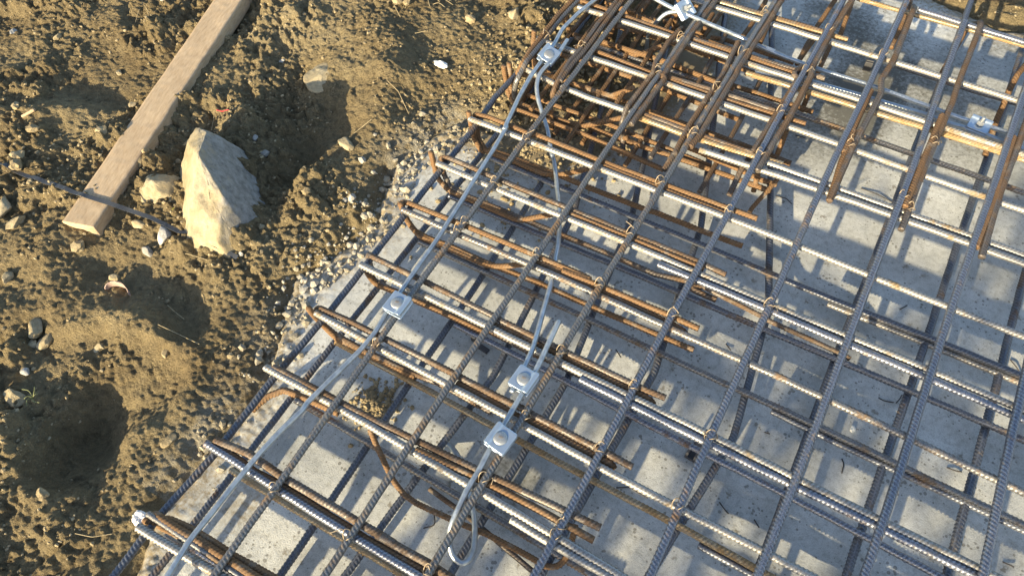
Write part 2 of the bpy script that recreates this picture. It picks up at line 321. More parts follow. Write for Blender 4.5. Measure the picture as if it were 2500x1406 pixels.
xs = np.concatenate([np.arange(-1.55, 1.1, .0055), np.linspace(1.1, 3, 40)]); ys = np.concatenate([np.linspace(-3, -.6, 40), np.arange(-.6, 3.0, .0055)])
X, Y, F = grid(xs, ys); d = sdf(X, Y) + fbm(X, Y, 9, 4, 15) * .03
rough = np.clip(1 + d / .20, 0, 1) * np.clip(.75 + fbm(X, Y, 5, 3, 16) * 1.2, .1, 1)
Z = fbm(X, Y, 3, 3, 61) * .002 + fbm(X, Y, 25, 4, 62) * (.0006 + .0045 * rough) + clods(X + fbm(X, Y, 40, 2, 7) * .006, Y, .019, .5, 63, .45) * rough ** 1.6 + clods(X, Y + fbm(X, Y, 40, 2, 8) * .006, .0125, .6, 64, .45) * rough ** 1.2
Z -= np.clip((d + .005) / .05, 0, 1) * .05 + np.clip((d - .03) / .1, 0, 1) * .4
sb = link('concrete_slab', mesh_np('concrete_slab', np.stack([X, Y, Z], -1).reshape(-1, 3), F), M['concrete']); tag(sb, kind='structure')
soil = np.clip(1 + sdf(X, Y) / .24, 0, 1) * .62 + np.exp(-(((X + .84) / .26) ** 2 + ((Y - 1.62) / .34) ** 2)) * .60 + np.exp(-(((X + .55) / .22) ** 2 + ((Y - 2.0) / .3) ** 2)) * .45 \
     + np.exp(-(((X + .78) / .05) ** 2 + ((Y - .42) / .05) ** 2)) * .5 + np.exp(-(((X + .90) / .07) ** 2 + ((Y - .04) / .10) ** 2)) * .35
fattr(sb.data, 'soil', soil)
gr = np.exp(-(((X - .05) / .45) ** 2 + ((Y - 2.35) / .35) ** 2)) * .48 + np.exp(-(((X - .45) / .35) ** 2 + ((Y - 2.1) / .5) ** 2)) * .34 + np.clip(fbm(X, Y, 2.6, 4, 90), 0, 1) * .75
fattr(sb.data, 'grime', gr)

# ------------------------------------------------------------------ reinforcing bars
def smooth_path(P, R):
    P = [np.array(p, float) for p in P]; out = [P[0]]
    for i in range(1, len(P) - 1):
        a, b, c = P[i - 1], P[i], P[i + 1]; u = a - b; v = c - b; lu = np.linalg.norm(u); lv = np.linalg.norm(v)
        if lu < 1e-6 or lv < 1e-6: continue
        u /= lu; v /= lv; ang = math.acos(max(-1, min(1, float(-u @ v))))
        d = min(R * math.tan(max(ang, .25) / 2), .48 * lu, .48 * lv); p0 = b + u * d; p1 = b + v * d
        k = max(3, int(ang / .12) + 2)
        for t in np.linspace(0, 1, k): out.append((1 - t) ** 2 * p0 + 2 * t * (1 - t) * b + t * t * p1)
    out.append(P[-1]); return np.array(out)
def resample(P, ds):
    L = np.concatenate([[0], np.cumsum(np.linalg.norm(np.diff(P, axis=0), axis=1))]); n = max(3, int(L[-1] / ds)); s = np.linspace(0, L[-1], n)
    return np.stack([np.interp(s, L, P[:, k]) for k in range(3)], 1), s
def frames(P):
    T = np.gradient(P, axis=0); T /= np.linalg.norm(T, axis=1)[:, None]; n = len(P); U = np.zeros_like(P)
    up = np.array([0, 0, 1.]) if abs(T[0][2]) < .9 else np.array([1., 0, 0]); u = up - T[0] * (up @ T[0]); u /= np.linalg.norm(u); U[0] = u
    for i in range(1, n): u = u - T[i] * (u @ T[i]); u /= np.linalg.norm(u); U[i] = u
    return T, U, np.cross(T, U)
def tube(path, r, n=16, ds=.0023, ribs=True, bend=.03, rot=0., pitch=.0100, rng=None, smooth=True):
    P = smooth_path(path, bend) if smooth and len(path) > 2 else np.array(path, float)
    P, s = resample(P, ds)
    if ribs: P = P + np.stack([np.sin(s * 7.1 + rot * 3), np.sin(s * 8.3 + rot * 5), .5 * np.sin(s * 6.2 + rot * 7)], 1) * .0013
    T, U, W = frames(P); th = np.arange(n) / n * 2 * math.pi
    S, TH = np.meshgrid(s, th, indexing='ij')
    if ribs:
        a = (TH + 0) % (2 * math.pi); u = (a % math.pi) / math.pi; side = (a >= math.pi)
        ph = S / pitch + u * 1.55 + side * .5 + .12 * np.sin(S * 37); pk = np.clip(np.cos(2 * math.pi * ph) + .1, 0, 1) ** 1.2
        cres = np.sin(math.pi * np.clip(u, 0, 1)) ** .7; rb = np.maximum(pk * cres, .6 * np.exp(-(np.minimum(u, 1 - u) / .05) ** 2)); R = r * .92 + r * .19 * rb + r * .03 * np.sin(S * 61 + TH)
    else: R = r * (1 + .02 * np.sin(S * 90 + TH * 2)); rb = R * 0
    A = TH + rot + (S * .9 if ribs else 0)
    V = P[:, None, :] + (np.cos(A) * R)[..., None] * U[:, None, :] + (np.sin(A) * R)[..., None] * W[:, None, :]
    m = len(P); idx = np.arange(m * n).reshape(m, n); nx = np.roll(idx, -1, 1)
    F = np.stack([idx[:-1], nx[:-1], nx[1:], idx[1:]], -1).reshape(-1, 4); V = V.reshape(-1, 3)
    # end caps as quad fans
    c0 = len(V); V = np.concatenate([V, [P[0], P[-1]]]); cap = []
    for k in range(0, n, 2):
        cap.append((c0, idx[0, (k + 2) % n], idx[0, k + 1], idx[0, k])); cap.append((c0 + 1, idx[-1, k], idx[-1, k + 1], idx[-1, (k + 2) % n]))
    return V, np.concatenate([F, np.array(cap)]), np.concatenate([rb.ravel(), [0, 0]])
ORD = ['first', 'second', 'third', 'fourth', 'fifth', 'sixth', 'seventh', 'eighth', 'ninth', 'tenth', 'eleventh', 'twelfth', 'thirteenth', 'fourteenth', 'fifteenth', 'sixteenth',
       'seventeenth', 'eighteenth', 'nineteenth', 'twentieth', 'twenty-first', 'twenty-second', 'twenty-third', 'twenty-fourth', 'twenty-fifth', 'twenty-sixth', 'twenty-seventh', 'twenty-eighth', 'twenty-ninth', 'thirtieth'] + ['thirty-' + q for q in ('first', 'second', 'third', 'fourth', 'fifth', 'sixth', 'seventh', 'eighth', 'ninth')] + ['fortieth'] + ['forty-' + q for q in ('first', 'second', 'third', 'fourth', 'fifth', 'sixth', 'seventh', 'eighth', 'ninth')]
BARS = [
 ('top_col', 'grey',0.0078, [(-0.761,-0.808,0.205),(-0.781,-0.108,0.205),(-0.801,0.605,0.205),(-0.806,1.319,0.205),(-0.796,2.032,0.205),(-0.79,2.532,0.205)]),
 ('top_col', 'grey',0.0078, [(-0.57,-0.693,0.205),(-0.571,0.007,0.205),(-0.572,0.721,0.205),(-0.568,1.435,0.205),(-0.558,2.148,0.205),(-0.551,2.648,0.205)]),
 ('top_col', 'grey',0.008, [(-0.376,-0.577,0.205),(-0.375,0.123,0.205),(-0.375,0.83,0.205),(-0.37,1.538,0.205),(-0.36,2.246,0.205),(-0.351,2.945,0.205)]),
 ('top_col', 'steel',0.0085, [(-0.18,-0.465,0.205),(-0.177,0.235,0.205),(-0.175,0.938,0.205),(-0.169,1.64,0.205),(-0.162,2.343,0.205),(-0.154,3.043,0.205)]),
 ('top_col', 'steel',0.0085, [(0.042,-0.346,0.205),(0.035,0.354,0.205),(0.028,1.037,0.205),(0.025,1.72,0.205),(0.026,2.402,0.205),(0.026,2.422,0.205)]),
 ('top_col', 'steel',0.0088, [(0.232,-0.232,0.205),(0.231,0.468,0.205),(0.23,1.106,0.205),(0.224,1.745,0.205),(0.213,2.384,0.205),(0.213,2.404,0.205)]),
 ('top_col', 'steel',0.0088, [(0.417,-0.125,0.205),(0.421,0.575,0.205),(0.425,1.077,0.205),(0.43,1.579,0.205),(0.439,2.081,0.205),(0.447,2.581,0.205)]),
 ('top_col', 'steel',0.0088, [(0.639,-0.012,0.205),(0.627,0.688,0.205),(0.624,0.845,0.205),(0.621,1.002,0.205),(0.619,1.16,0.205),(0.595,2.56,0.205)]),
 ('col_hairpin', 'brown',0.0073, [(-0.842,1.546,0.15),(-0.831,1.523,0.19),(-0.836,1.568,0.205),(-0.844,1.667,0.205),(-0.837,1.739,0.205)]),
 ('col_lap', 'brown',0.0073, [(-0.837,1.761,0.205),(-0.839,1.798,0.205),(-0.841,1.875,0.205),(-0.837,1.947,0.205),(-0.838,1.991,0.205),(-0.848,2.291,0.205)]),
 ('col_lap', 'brown',0.0073, [(-0.826,1.569,0.205),(-0.827,1.666,0.205),(-0.822,1.731,0.205),(-0.822,1.774,0.205),(-0.824,1.907,0.205),(-0.823,1.995,0.205),(-0.819,2.295,0.205)]),
 ('col_hairpin', 'brown',0.0073, [(-0.569,1.51,0.05),(-0.591,1.553,0.09),(-0.59,1.525,0.17),(-0.593,1.564,0.2),(-0.58,1.735,0.205),(-0.593,1.786,0.203),(-0.597,1.904,0.202),(-0.588,1.968,0.2),(-0.595,2.016,0.17)]),
 ('col_lap', 'brown',0.0076, [(-0.549,1.503,0.205),(-0.54,1.73,0.205),(-0.549,1.734,0.205),(-0.548,1.955,0.205),(-0.538,2.152,0.205),(-0.511,2.651,0.205)]),
 ('col_lap', 'brown',0.0076, [(-0.399,1.413,0.17),(-0.395,1.471,0.18),(-0.392,1.474,0.185),(-0.397,1.574,0.19),(-0.385,1.84,0.195),(-0.397,1.999,0.2)]),
 ('col_lap', 'brown',0.0076, [(-0.357,1.503,0.205),(-0.351,1.564,0.205),(-0.352,1.726,0.205),(-0.349,1.851,0.205),(-0.352,1.868,0.205),(-0.342,2.112,0.205),(-0.342,2.249,0.205),(-0.343,2.749,0.205)]),
 ('col_lap', 'brown',0.0073, [(-0.198,1.446,0.13),(-0.199,1.523,0.16),(-0.19,1.596,0.175),(-0.19,1.573,0.19),(-0.181,1.794,0.193),(-0.175,1.924,0.197),(-0.193,1.935,0.2),(-0.183,1.99,0.19)]),
 ('col_lap', 'brown',0.0078, [(-0.153,1.505,0.205),(-0.148,1.653,0.205),(-0.153,1.569,0.205),(-0.142,1.763,0.205),(-0.142,1.951,0.205),(-0.149,1.971,0.205),(-0.147,2.166,0.205),(-0.135,2.35,0.205),(-0.132,2.4,0.205)]),
 ('col_lap', 'rust',0.0073, [(0.057,1.498,0.2),(0.043,1.661,0.2),(0.045,1.822,0.2),(0.04,1.674,0.2),(0.039,1.726,0.2),(0.04,1.968,0.2)]),
 ('col_lap', 'brown',0.0076, [(0.059,1.492,0.205),(0.058,1.719,0.205),(0.061,1.825,0.205),(0.059,1.731,0.205),(0.067,1.964,0.205),(0.051,2.022,0.205),(0.062,2.128,0.205),(0.057,2.388,0.205),(0.059,2.424,0.19),(0.053,2.474,0.16)]),
 ('col_lap', 'rust',0.0073, [(0.244,1.565,0.205),(0.244,1.734,0.205),(0.248,1.957,0.205)]),
 ('col_hairpin', 'brown',0.0073, [(0.254,1.489,0.2),(0.255,1.668,0.201),(0.264,2.025,0.203),(0.26,2.12,0.204),(0.261,2.414,0.205),(0.26,2.445,0.19),(0.252,2.489,0.15)]),
 ('col_lap', 'rust',0.0073, [(0.437,1.515,0.205),(0.443,1.669,0.205),(0.448,1.96,0.205)]),
 ('col_lap', 'brown',0.0076, [(0.458,1.491,0.205),(0.457,1.583,0.205),(0.455,1.727,0.205),(0.465,2.012,0.205),(0.479,2.412,0.205)]),
 ('col_lap', 'rust',0.0073, [(0.426,2.015,0.06),(0.415,2.121,0.1),(0.411,2.217,0.15),(0.414,2.275,0.17),(0.426,2.322,0.17),(0.474,2.516,0.17)]),
 ('edge_bar', 'dark',0.0083, [(-0.978,-1.022,0.166),(-1.001,-0.222,0.166),(-1.005,-0.075,0.166),(-0.99,0.092,0.166),(-0.994,0.326,0.166),(-0.988,0.565,0.166),(-0.99,0.765,0.166),(-0.989,0.977,0.166),(-0.989,1.175,0.166),(-0.991,1.316,0.166),(-1.001,1.447,0.166),(-0.993,1.569,0.166),(-0.991,1.599,0.166)]),
 ('col_hairpin', 'rust',0.0073, [(-1.005,1.581,0.12),(-0.987,1.566,0.17),(-0.979,1.596,0.2),(-0.985,1.662,0.2),(-0.985,1.751,0.2),(-0.986,1.857,0.2),(-0.979,1.95,0.2),(-0.954,2.249,0.2)]),
 ('col_hairpin', 'grey',0.0076, [(-0.982,1.54,0.09),(-0.975,1.531,0.14),(-0.967,1.539,0.18),(-0.968,1.602,0.2),(-0.971,1.685,0.195),(-0.974,1.748,0.19),(-0.976,1.776,0.19),(-0.978,1.862,0.19),(-0.97,1.969,0.19),(-0.949,2.268,0.19)]),
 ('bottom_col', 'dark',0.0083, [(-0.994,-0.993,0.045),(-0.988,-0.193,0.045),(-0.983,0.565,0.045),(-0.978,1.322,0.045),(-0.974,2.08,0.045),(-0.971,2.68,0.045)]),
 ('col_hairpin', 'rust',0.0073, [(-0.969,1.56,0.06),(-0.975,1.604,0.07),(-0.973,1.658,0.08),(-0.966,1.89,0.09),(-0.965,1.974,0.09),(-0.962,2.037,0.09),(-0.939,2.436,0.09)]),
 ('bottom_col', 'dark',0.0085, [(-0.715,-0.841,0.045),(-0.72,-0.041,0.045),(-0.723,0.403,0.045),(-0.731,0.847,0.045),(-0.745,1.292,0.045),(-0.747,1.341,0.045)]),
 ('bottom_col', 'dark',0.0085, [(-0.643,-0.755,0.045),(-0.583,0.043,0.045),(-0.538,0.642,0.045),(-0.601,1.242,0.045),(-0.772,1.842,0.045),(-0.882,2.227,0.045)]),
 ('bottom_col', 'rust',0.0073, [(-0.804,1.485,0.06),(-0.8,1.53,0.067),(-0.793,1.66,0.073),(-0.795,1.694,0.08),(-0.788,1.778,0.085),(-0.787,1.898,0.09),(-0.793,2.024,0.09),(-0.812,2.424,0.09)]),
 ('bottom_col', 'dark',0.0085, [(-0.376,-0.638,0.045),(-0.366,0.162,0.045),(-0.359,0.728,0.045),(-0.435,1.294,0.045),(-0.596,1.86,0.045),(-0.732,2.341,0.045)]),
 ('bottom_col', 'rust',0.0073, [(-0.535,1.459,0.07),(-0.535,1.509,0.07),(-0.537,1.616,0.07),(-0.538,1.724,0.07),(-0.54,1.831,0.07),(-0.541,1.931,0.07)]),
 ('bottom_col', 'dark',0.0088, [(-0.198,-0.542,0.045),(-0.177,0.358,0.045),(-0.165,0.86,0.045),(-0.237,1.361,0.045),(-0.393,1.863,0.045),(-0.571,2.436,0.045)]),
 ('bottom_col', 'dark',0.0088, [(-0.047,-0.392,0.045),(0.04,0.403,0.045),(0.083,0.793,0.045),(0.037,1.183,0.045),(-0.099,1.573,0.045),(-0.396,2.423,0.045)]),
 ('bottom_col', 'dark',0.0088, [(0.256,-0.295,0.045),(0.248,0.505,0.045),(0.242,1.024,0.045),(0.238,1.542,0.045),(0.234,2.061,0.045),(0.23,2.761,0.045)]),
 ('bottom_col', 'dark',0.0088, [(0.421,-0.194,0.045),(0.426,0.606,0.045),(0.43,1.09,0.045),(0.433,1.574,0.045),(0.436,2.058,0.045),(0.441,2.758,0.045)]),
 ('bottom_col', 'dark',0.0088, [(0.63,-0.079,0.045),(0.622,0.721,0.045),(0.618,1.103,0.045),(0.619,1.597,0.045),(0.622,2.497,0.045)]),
 ('short_leg', 'rust',0.007, [(-0.849,2.096,0.1),(-0.808,2.1,0.09)]),
 ('short_leg', 'rust',0.007, [(-0.78,2.108,0.09),(-0.752,2.117,0.08),(-0.724,2.111,0.09)]),
 ('short_leg', 'rust',0.007, [(-0.704,2.131,0.08),(-0.645,2.131,0.08)]),
 ('short_leg', 'rust',0.007, [(-0.691,2.101,0.13),(-0.67,2.091,0.15),(-0.649,2.089,0.16)]),
 ('short_leg', 'rust',0.007, [(-0.643,2.074,0.17),(-0.655,2.114,0.1),(-0.658,2.117,0.06)]),
 ('short_leg', 'rust',0.007, [(-0.654,2.109,0.2),(-0.653,2.133,0.17),(-0.663,2.151,0.14)]),
 ('short_leg', 'rust',0.007, [(-0.64,2.202,0.12),(-0.609,2.208,0.12)]),
 ('short_leg', 'rust',0.007, [(-0.582,2.124,0.08),(-0.555,2.122,0.08),(-0.543,2.117,0.12)]),
 ('short_leg', 'rust',0.007, [(-0.528,2.145,0.06),(-0.476,2.157,0.06),(-0.428,2.154,0.06)]),
 ('short_leg', 'rust',0.007, [(-0.37,2.146,0.07),(-0.284,2.144,0.07),(-0.223,2.141,0.07)]),
 ('short_leg', 'rust',0.007, [(-0.947,1.903,0.1),(-0.932,1.92,0.08),(-0.908,1.927,0.08)]),
 ('short_leg', 'rust',0.007, [(-0.99,1.902,0.15),(-0.994,1.925,0.1)]),
 ('short_leg', 'rust',0.007, [(-0.976,1.898,0.17),(-0.973,1.907,0.1),(-0.961,1.916,0.08)]),
 ('short_leg', 'rust',0.007, [(-1.014,1.726,0.13),(-1.01,1.725,0.06)]),
 ('short_leg', 'rust',0.007, [(-0.813,1.951,0.16),(-0.834,1.97,0.1),(-0.843,1.961,0.07)]),
 ('short_leg', 'rust',0.007, [(-0.86,1.929,0.08),(-0.778,1.923,0.08),(-0.719,1.922,0.08)]),
 ('short_leg', 'rust',0.007, [(-0.829,1.509,0.14),(-0.826,1.512,0.05)]),
 ('short_leg', 'rust',0.007, [(-0.695,1.71,0.08),(-0.642,1.698,0.08)]),
 ('short_leg', 'rust',0.007, [(-0.638,1.768,0.12),(-0.605,1.774,0.12)]),
 ('short_leg', 'rust',0.007, [(-0.814,2.201,0.08),(-0.823,2.137,0.07)]),
 ('short_leg', 'rust',0.007, [(-1.017,2.049,0.12),(-0.914,2.057,0.11)]),
 ('short_leg', 'rust',0.007, [(-0.87,2.096,0.1),(-0.885,2.1,0.1)]),
 ('short_leg', 'rust',0.007, [(-0.571,2.283,0.05),(-0.568,2.17,0.05)]),
 ('short_leg', 'rust',0.007, [(-0.597,1.551,0.08),(-0.57,1.543,0.1)]),
 ('short_leg', 'rust',0.007, [(-0.717,2.096,0.05),(-0.712,2.015,0.05)]),
 ('short_leg', 'rust',0.007, [(-0.911,2.072,0.13),(-0.852,2.069,0.13),(-0.79,2.064,0.13)]),
 ('short_leg', 'rust',0.007, [(-0.87,2.064,0.13),(-0.838,2.069,0.12),(-0.706,2.054,0.12)]),
 ('short_leg', 'rust',0.007, [(-0.475,1.924,0.05),(-0.478,1.801,0.05)]),
 ('short_leg', 'rust',0.007, [(-0.71,1.574,0.04),(-0.711,1.504,0.04)]),
 ('short_leg', 'rust',0.007, [(-0.215,2.187,0.05),(-0.205,2.307,0.05)]),
 ('short_leg', 'rust',0.007, [(-0.569,2.054,0.12),(-0.519,2.052,0.12),(-0.414,2.046,0.12)]),
 ('short_leg', 'rust',0.007, [(-0.427,2.206,0.06),(-0.421,2.299,0.06),(-0.419,2.41,0.07)]),
 ('short_leg', 'rust',0.007, [(-0.213,2.152,0.06),(-0.213,2.366,0.06),(-0.199,2.509,0.08)]),
 ('short_leg', 'rust',0.007, [(-0.129,2.361,0.06),(-0.142,2.489,0.1)]),
 ('short_leg', 'rust',0.007, [(-0.138,2.135,0.06),(-0.14,2.263,0.09)]),
 ('short_leg', 'rust',0.007, [(-0.55,2.138,0.06),(-0.542,2.297,0.06)]),
 ('short_leg', 'rust',0.007, [(-0.785,2.078,0.1),(-0.769,2.138,0.14)]),
 ('short_leg', 'rust',0.007, [(-0.13,1.964,0.04),(-0.134,2.002,0.09)]),
 ('short_leg', 'rust',0.007, [(-0.15,1.575,0.04),(-0.156,1.575,0.12)]),
 ('short_leg', 'rust',0.007, [(-0.134,1.735,0.05),(-0.137,1.772,0.13)]),
 ('short_leg', 'rust',0.007, [(0.042,2.318,0.1),(0.044,2.457,0.12),(0.037,2.516,0.15)]),
 ('short_leg', 'rust',0.007, [(0.225,2.318,0.06),(0.241,2.505,0.11)]),
 ('short_leg', 'rust',0.007, [(-0.362,2.198,0.06),(-0.368,2.296,0.06)]),
 ('top_row', 'steel',0.0078, [(0.069,2.428,0.186),(0.18,2.423,0.186),(0.29,2.418,0.186),(0.401,2.413,0.186),(1.15,2.382,0.186)]),
 ('top_row', 'gold',0.0065, [(-0.126,2.429,0.165),(0.052,2.428,0.165),(0.231,2.427,0.165),(0.409,2.426,0.165),(1.159,2.422,0.165)]),
 ('top_row', 'silver',0.0078, [(-0.633,2.143,0.186),(-0.282,2.147,0.186),(0.07,2.145,0.186),(0.422,2.137,0.186),(1.171,2.121,0.186)]),
 ('rust_lap', 'gold',0.0072, [(-0.641,2.178,0.186),(-0.541,2.175,0.186),(-0.391,2.172,0.186),(-0.241,2.174,0.186),(-0.09,2.181,0.186)]),
 ('rust_lap', 'brown',0.0068, [(-0.669,2.176,0.189),(-0.469,2.178,0.189),(-0.37,2.179,0.189),(-0.272,2.18,0.189),(-0.173,2.181,0.189)]),
 ('top_row', 'dark',0.007, [(0.078,2.291,0.06),(0.204,2.286,0.06),(0.33,2.284,0.06),(0.457,2.287,0.06),(1.207,2.302,0.06)]),
 ('top_row', 'silver',0.0078, [(-0.952,1.939,0.186),(-0.493,1.935,0.186),(-0.035,1.931,0.186),(0.424,1.928,0.186),(1.174,1.923,0.186)]),
 ('rust_lap', 'rust',0.0072, [(-0.971,1.972,0.186),(-0.711,1.962,0.186),(-0.451,1.956,0.186),(-0.192,1.952,0.186),(-0.172,1.952,0.186)]),
 ('rust_lap', 'brown',0.007, [(-0.542,1.96,0.189),(-0.394,1.962,0.189),(-0.247,1.965,0.189),(-0.1,1.97,0.189)]),
 ('top_row', 'gold',0.0075, [(-0.332,1.903,0.172),(-0.055,1.915,0.172),(0.222,1.92,0.172),(0.499,1.92,0.172),(1.249,1.921,0.172)]),
 ('top_row', 'silver',0.0078, [(-1.012,1.732,0.186),(-0.533,1.731,0.186),(-0.055,1.727,0.186),(0.424,1.72,0.186),(1.174,1.71,0.186)]),
 ('rust_lap', 'rust',0.0072, [(-0.797,1.765,0.186),(-0.562,1.751,0.186),(-0.327,1.75,0.186),(-0.093,1.761,0.186)]),
 ('rust_lap', 'brown',0.007, [(-0.543,1.757,0.19),(-0.426,1.762,0.19),(-0.308,1.765,0.19),(-0.191,1.766,0.19)]),
 ('bottom_row', 'grey',0.0075, [(-0.851,1.891,0.09),(-0.425,1.895,0.09),(0.001,1.894,0.09),(0.427,1.886,0.09),(1.127,1.874,0.09)]),
 ('u_bar', 'rust',0.0072, [(-1.008,1.726,0.22),(-1.009,1.721,0.17),(-1.008,1.722,0.12),(-0.991,1.713,0.09),(-0.933,1.698,0.09),(-0.919,1.695,0.09)]),
 ('j_bar', 'rust',0.0072, [(-0.941,1.899,0.09),(-0.877,1.893,0.09),(-0.771,1.906,0.09),(-0.766,1.915,0.09),(-0.716,1.897,0.1),(-0.686,1.906,0.11),(-0.631,1.937,0.14)]),
 ('bottom_row', 'rust',0.0072, [(-0.717,1.913,0.09),(-0.51,1.921,0.09),(-0.302,1.924,0.09),(-0.094,1.923,0.09)]),
 ('top_row', 'silver',0.0078, [(-0.971,1.59,0.186),(-0.847,1.571,0.186),(-0.722,1.563,0.186),(-0.598,1.565,0.186),(-0.568,1.566,0.186)]),
 ('rust_lap', 'gold',0.0078, [(-0.545,1.56,0.186),(-0.396,1.556,0.186),(-0.247,1.562,0.186),(-0.098,1.578,0.186)]),
 ('rust_lap', 'brown',0.007, [(-0.546,1.574,0.189),(-0.427,1.573,0.189),(-0.308,1.574,0.189),(-0.189,1.577,0.189)]),
 ('bottom_row', 'rust',0.0072, [(-0.563,1.63,0.15),(-0.402,1.631,0.15),(-0.241,1.63,0.15),(-0.08,1.626,0.15)]),
 ('top_row', 'silver',0.0078, [(-0.334,1.52,0.186),(-0.104,1.533,0.186),(0.126,1.539,0.186),(0.356,1.538,0.186),(1.106,1.535,0.186)]),
 ('top_row', 'silver',0.0078, [(-0.161,1.562,0.186),(0.009,1.565,0.186),(0.179,1.566,0.186),(0.349,1.565,0.186),(1.099,1.563,0.186)]),
 ('j_bar', 'rust',0.0072, [(-1.028,1.556,0.2),(-1.026,1.56,0.13),(-1.015,1.548,0.1),(-0.983,1.53,0.08),(-0.938,1.526,0.08),(-0.882,1.528,0.081),(-0.851,1.527,0.082),(-0.798,1.527,0.084),(-0.763,1.529,0.085),(-0.717,1.548,0.08),(-0.63,1.548,0.075),(-0.546,1.553,0.07),(-0.582,1.559,0.07),(-0.511,1.557,0.07),(-0.427,1.563,0.07),(-0.513,1.559,0.07),(-0.422,1.563,0.07),(-0.319,1.565,0.07),(-0.212,1.567,0.07),(-0.123,1.569,0.07),(-0.104,1.57,0.07)]),
 ('j_bar', 'rust',0.0072, [(-1.009,1.562,0.21),(-1.014,1.573,0.15),(-1.009,1.559,0.12),(-0.993,1.549,0.1),(-0.971,1.536,0.08),(-0.909,1.536,0.08),(-0.854,1.533,0.08),(-0.763,1.53,0.08),(-0.733,1.529,0.085),(-0.674,1.552,0.11),(-0.61,1.577,0.14)]),
 ('u_bar', 'rust',0.0072, [(-0.97,1.576,0.17),(-0.914,1.685,0.1),(-0.846,1.688,0.095),(-0.794,1.69,0.092),(-0.728,1.687,0.09),(-0.705,1.691,0.09),(-0.669,1.695,0.12),(-0.629,1.717,0.14)]),
 ('bottom_row', 'rust',0.0072, [(-0.704,1.689,0.09),(-0.635,1.69,0.09),(-0.617,1.689,0.09),(-0.583,1.686,0.09),(-0.514,1.691,0.09)]),
 ('bottom_row', 'rust',0.0072, [(-0.386,1.594,0.1),(-0.346,1.595,0.096),(-0.278,1.593,0.092),(-0.209,1.591,0.088),(-0.142,1.585,0.084),(-0.093,1.592,0.08)]),
 ('short_leg', 'rust',0.007, [(-0.167,1.568,0.07),(-0.124,1.577,0.06),(-0.104,1.586,0.05)]),
 ('cross_piece', 'rust',0.006, [(-0.1,1.597,0.1),(-0.108,1.566,0.09),(-0.131,1.486,0.06),(-0.131,1.474,0.05)]),
 ('top_row', 'silver',0.0078, [(-1.012,1.314,0.186),(-0.484,1.321,0.186),(0.045,1.322,0.186),(0.573,1.316,0.186),(1.373,1.308,0.186)]),
 ('u_bar', 'rust',0.0072, [(-0.096,1.354,0.19),(-0.159,1.352,0.189),(-0.37,1.349,0.189),(-0.561,1.347,0.188),(-0.795,1.349,0.188),(-0.806,1.341,0.188),(-0.886,1.344,0.188),(-0.959,1.346,0.187),(-0.995,1.339,0.187),(-1.014,1.345,0.175),(-1.017,1.351,0.14),(-0.996,1.325,0.1),(-0.958,1.305,0.078),(-0.894,1.308,0.075),(-0.845,1.306,0.075),(-0.973,1.314,0.075),(-0.876,1.32,0.075),(-0.725,1.323,0.075),(-0.697,1.324,0.075),(-0.603,1.324,0.073),(-0.398,1.331,0.072),(-0.377,1.336,0.07),(-0.174,1.337,0.07),(-0.103,1.339,0.07)]),
 ('rust_lap', 'rust',0.0072, [(-0.558,1.333,0.186),(-0.426,1.334,0.186),(-0.294,1.334,0.186),(-0.162,1.335,0.186)]),
 ('j_bar', 'rust',0.0072, [(-1.018,1.326,0.205),(-1.009,1.316,0.16),(-0.998,1.308,0.11),(-0.966,1.293,0.08),(-0.956,1.314,0.072),(-0.853,1.309,0.073),(-0.746,1.307,0.074),(-0.71,1.318,0.075),(-0.662,1.336,0.095),(-0.615,1.356,0.12)]),
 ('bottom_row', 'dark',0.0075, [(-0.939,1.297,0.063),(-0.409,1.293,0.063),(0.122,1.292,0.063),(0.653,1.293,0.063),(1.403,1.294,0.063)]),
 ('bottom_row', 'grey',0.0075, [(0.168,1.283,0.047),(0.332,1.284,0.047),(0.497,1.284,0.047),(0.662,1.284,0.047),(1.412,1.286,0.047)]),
 ('top_row', 'silver',0.0078, [(-1.004,1.113,0.186),(-0.458,1.114,0.186),(0.088,1.115,0.186),(0.634,1.116,0.186),(1.384,1.117,0.186)]),
 ('top_row', 'steel',0.0075, [(-0.275,1.09,0.186),(0.024,1.094,0.186),(0.323,1.094,0.186),(0.621,1.091,0.186),(1.371,1.085,0.186)]),
 ('u_bar', 'brown',0.0072, [(-0.102,1.146,0.187),(-0.162,1.149,0.187),(-0.307,1.148,0.187),(-0.365,1.145,0.187),(-0.564,1.144,0.187),(-0.8,1.146,0.187),(-0.882,1.148,0.187),(-0.985,1.148,0.187),(-1.007,1.144,0.178),(-1.017,1.15,0.14),(-1.007,1.141,0.1),(-0.978,1.124,0.078),(-0.905,1.118,0.075),(-0.753,1.122,0.074),(-0.626,1.126,0.073),(-0.418,1.133,0.072),(-0.285,1.131,0.071),(-0.106,1.175,0.07),(-0.199,1.134,0.07),(-0.102,1.134,0.07)]),
 ('rust_lap', 'rust',0.0072, [(-0.564,1.13,0.186),(-0.429,1.131,0.186),(-0.295,1.133,0.186),(-0.16,1.135,0.186)]),
 ('j_bar', 'rust',0.0072, [(-1.025,1.124,0.215),(-1.026,1.126,0.16),(-1.016,1.121,0.1),(-0.979,1.112,0.076),(-0.914,1.111,0.072),(-0.738,1.11,0.074),(-0.717,1.116,0.075),(-0.672,1.137,0.095),(-0.625,1.155,0.12)]),
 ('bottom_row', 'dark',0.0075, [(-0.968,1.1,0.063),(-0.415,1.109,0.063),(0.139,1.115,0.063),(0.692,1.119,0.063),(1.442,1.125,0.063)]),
 ('bottom_row', 'brown',0.006, [(-0.145,1.145,0.09),(0.018,1.135,0.084),(0.024,1.14,0.078),(0.05,1.137,0.072),(0.239,1.136,0.066),(0.269,1.136,0.06)]),
